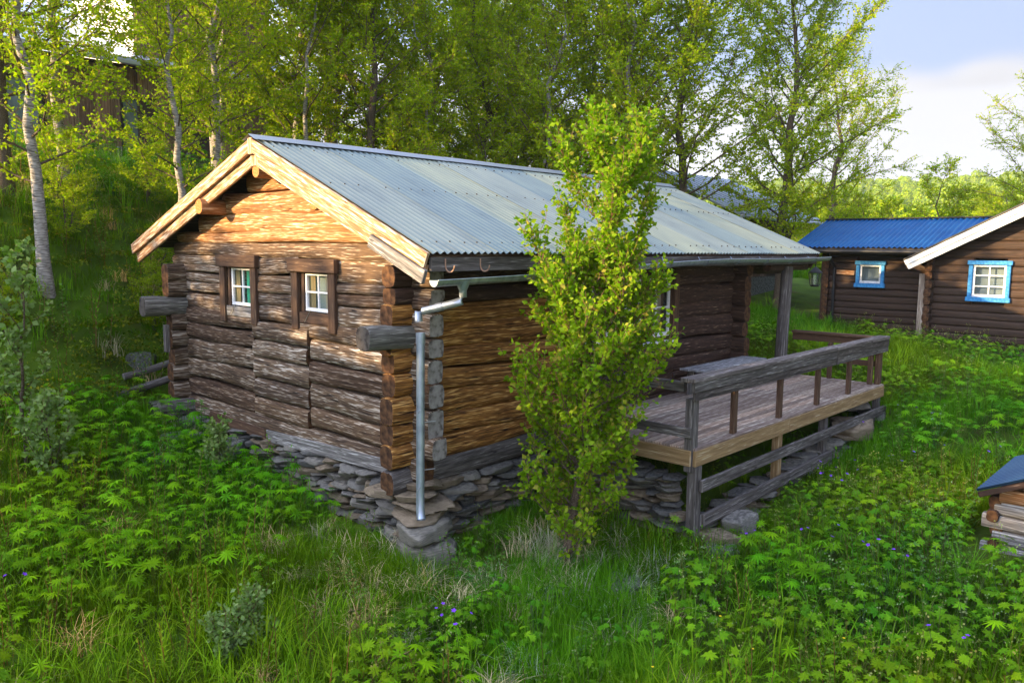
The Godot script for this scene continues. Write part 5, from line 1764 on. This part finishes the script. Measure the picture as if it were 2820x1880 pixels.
	var lone := [[5, 28.7, -6.5, 0.5, 1.02, "broad open birch standing between the grey roof and the blue roof"], [5, 30.2, 0.9, 2.5, 0.9, "open birch rising behind the white barge board"]]
	for t in lone:
		put_tree(src[t[0]], not first.has(t[0]), Vector3(t[1], ground(t[1], t[2]), t[2]), t[3], Vector3.ONE * t[4], t[5], "birches behind the dark cabins")
		first[t[0]] = true
	# younger trees beyond the roofs
	rng.seed = 91
	var far := []
	for i in 60:
		far.append([4 if rng.randf() < 0.8 else 1, rf(33, 92), rf(-40, 4), rf(0, 6), rf(0.75, 1.15)])
	for i in 10:
		far.append([4, rf(26, 34), rf(-14, 3), rf(0, 6), rf(0.5, 0.75)])
	for t in far:
		var s: float = t[4] * (0.55 if t[0] == 1 else 1.0)
		put_tree(src[t[0]], not first.has(t[0]), Vector3(t[1], ground(t[1], t[2]) - 0.1, t[2]), t[3], Vector3(1.15, 1, 1.15) * s, "young birch in the sunlit thicket beyond the blue roof", "young birches beyond the roofs")
		first[t[0]] = true
	# the wood up the bank, out of view, that keeps the low sun off the cabin's foot
	var shade := []
	rng.seed = 17
	var side := Vector3(SUN.z, 0, -SUN.x).normalized()
	var sd := Vector3(SUN.x, 0, SUN.z).normalized()
	for i in 52:
		var w := -15.0 + i * 0.62
		var p := sd * rf(17, 21) + side * w + Vector3(0, 0, -1)
		var top := 2.3 + sd.dot(p) * 0.235 + rf(-0.5, 0.3)
		shade.append([4, p.x, p.z, rf(0, 6), clampf((top - ground(p.x, p.z)) / 4.9, 0.2, 1.2)])
	for t in shade:
		var q := pix(Vector3(t[1], 4, t[2]))
		if q.z > 0 and q.x > -500 and q.x < 2800: continue
		put_tree(src[t[0]], not first.has(t[0]), Vector3(t[1], ground(t[1], t[2]), t[2]), t[3], Vector3(maxf(t[4], 0.6), t[4], maxf(t[4], 0.6)), "birch in the row up the bank beyond the cabin's gable", "birches up the bank")
		first[t[0]] = true

func make_far_wood() -> void:
	# the wooded hill: crowns too many and too far to count
	rng.seed = 5
	var mb := MB.new()
	for i in 420:
		var d := Vector3(rf(-1, 1), rf(-0.6, 1), rf(-1, 1)).normalized()
		var p := Vector3(d.x * 2.0, 3.2 + d.y * 2.8, d.z * 2.0) * Vector3(rf(0.7, 1.05), 1, rf(0.7, 1.05))
		mb.leaf(p, Vector3(rf(-1, 1), rf(-1, 1), rf(-1, 1)).normalized() * 0.62, (d + Vector3(rf(-1, 1), rf(-1, 1), rf(-1, 1)) * 0.5).normalized(), 0.26, Color(0.21, 0.34, 0.008).lerp(Color(0.40, 0.47, 0.012), rng.randf()))
	var xs := []; var cs := []
	for i in 5200:
		var a := atan2(-0.36, 0.93) + rf(-0.75, 0.75)
		var r := 95.0 + pow(rng.randf(), 1.3) * 560.0
		var x := cos(a) * r; var z := sin(a) * r
		var s := rf(0.7, 1.3)
		xs.append(Transform3D(Basis(Vector3.UP, rf(0, TAU)).scaled(Vector3(s, s * rf(0.8, 1.2), s)), Vector3(x, ground(x, z) - 0.6, z)))
	var o := many("forest", mb.done(), M.leaf, xs, [])
	tag(o, "sunlit birch forest covering the low hill on the skyline", "forest", "", "stuff")

func make_sapling() -> void:
	rng.seed = 404
	var T := [Color(0.13, 0.26, 0.008), Color(0.24, 0.36, 0.012), Color(0.38, 0.33, 0.05)]
	var s := make_birch("young_birch", {h = 4.9, r = 0.05, start = 0.06, spread = 1.08, full = 1, limbs = 68, twigs = 32, leaves = 13, leaf = 0.062, stems = 2, twig_len = 0.36, twig_up = 0.5, twig_lift = 0.08, lift = 0.12, up0 = 0.25, up1 = 1.0, lean = Vector3(0.10, 0, 0.03), twig_r = 0.7, fork = 0.06}, M.leaf_fore, M.bark_dark, T)
	s.name = numbered("young_birch")
	add_child(s)
	s.position = Vector3(1.08, ground(1.08, 1.40), 1.40)
	tag(s, "young leafy birch growing by the cabin's front wall in front of the gutter", "tree")

func make_willow(where: Vector3, h: float, spread: float, limbs: int, label: String, leaf := 0.06) -> void:
	var T := [Color(0.16, 0.25, 0.075), Color(0.26, 0.35, 0.12), Color(0.20, 0.31, 0.05)]
	var s := make_birch("grey_willow", {h = h, r = 0.018 + 0.004 * h, start = 0.25 if h > 1 else 0.08, spread = spread, limbs = limbs, twigs = 7, leaves = 9, leaf = leaf, twig_len = 0.22, twig_up = 0.8, twig_lift = 0.1, up0 = 0.5, up1 = 2.4, twig_r = 0.5}, M.herb, M.bark_dark, T)
	s.name = numbered("grey_willow")
	add_child(s)
	s.position = where
	tag(s, label, "shrub", "grey willows")

func make_small_things() -> void:
	rng.seed = 62
	make_willow(Vector3(-2.70, ground(-2.7, -4.5), -4.5), 2.9, 0.42, 17, "tall slim grey leaved willow sapling left of the mottled birch".replace("left of", "below"), 0.085)
	make_willow(Vector3(-2.55, ground(-2.55, -4.05), -4.05), 1.0, 0.45, 17, "bushy grey leaved willow on the grassy bank under the tall sapling", 0.07)
	make_willow(Vector3(-2.27, ground(-2.27, 0.36), 0.36), 0.5, 0.11, 7, "small silvery willow shoot with catkins among the lupins", 0.05)
	make_willow(Vector3(-2.55, ground(-2.55, 0.42), 0.42), 0.32, 0.14, 8, "knee high silvery willow tuft beside the taller shoot", 0.05)
	make_willow(Vector3(-0.75, ground(-0.75, -3.2), -3.2), 0.75, 0.14, 10, "leafy green willow shoot standing against the cabin's stone foot", 0.06)
	var rocks := [[Vector3(1.08, -1.08, 2.2), Vector3(0.62, 0.36, 0.46), 0.6, "rounded grey boulder in the grass in front of the young birch"],
		[Vector3(-0.62, -0.36, -4.45), Vector3(0.7, 0.42, 0.55), 0.2, "grey boulder in the grass below the cabin's left window".replace("left", "green blind")],
		[Vector3(2.55, -1.02, 2.62), Vector3(0.5, 0.36, 0.42), 0.3, "pale rock at the foot of the deck's tall post"],
		[Vector3(-0.3, 0.62, -6.75), Vector3(0.6, 0.4, 0.5), 0.3, "grey rock on the bank behind the cabin's log ends"]]
	for r in rocks:
		var o := obj("boulder", stones[rng.randi() % stones.size()], M.rock, null, Transform3D(Basis(Vector3.UP, r[2]) * Basis.from_scale(r[1]), r[0]))
		tag(o, r[3], "rock", "boulders")
	for k in 2:
		var g := ground(-0.6, -6.4)
		var o := log_piece("fallen_log", null, Vector3(-0.95 + 0.2 * k, 0.22 + 0.28 * k, -6.05 - 0.25 * k), Vector3(0.1, 0.42 + 0.25 * k, -6.0 - 0.3 * k), 0.12, 0.12, M.rail, M.end_grey, 2.1, 1.3)
		tag(o, ["grey fallen log lying on the bank against the cabin's corner", "grey fallen log resting above the other one on the bank"][k], "log", "fallen logs")

func _ready() -> void:
	rng.seed = 20240611
	fn.seed = 3
	fn.frequency = 0.02
	fn.fractal_octaves = 3
	var b := Basis(RIGHT, UPV, -FWD).orthonormalized()
	RIGHT = b.x; UPV = b.y; FWD = -b.z
	SUN = SUN.normalized()
	set_the_view()
	make_materials()
	solve_ground()
	fill_ground()
	make_ground()
	make_stone_meshes()
	make_cabin()
	make_deck()
	make_dark_cabins()
	make_modern_house()
	make_grey_house()
	make_shed()
	make_trees()
	make_sapling()
	make_far_wood()
	make_small_things()
	rng.seed = 99
	make_meadow()
	make_flowers()
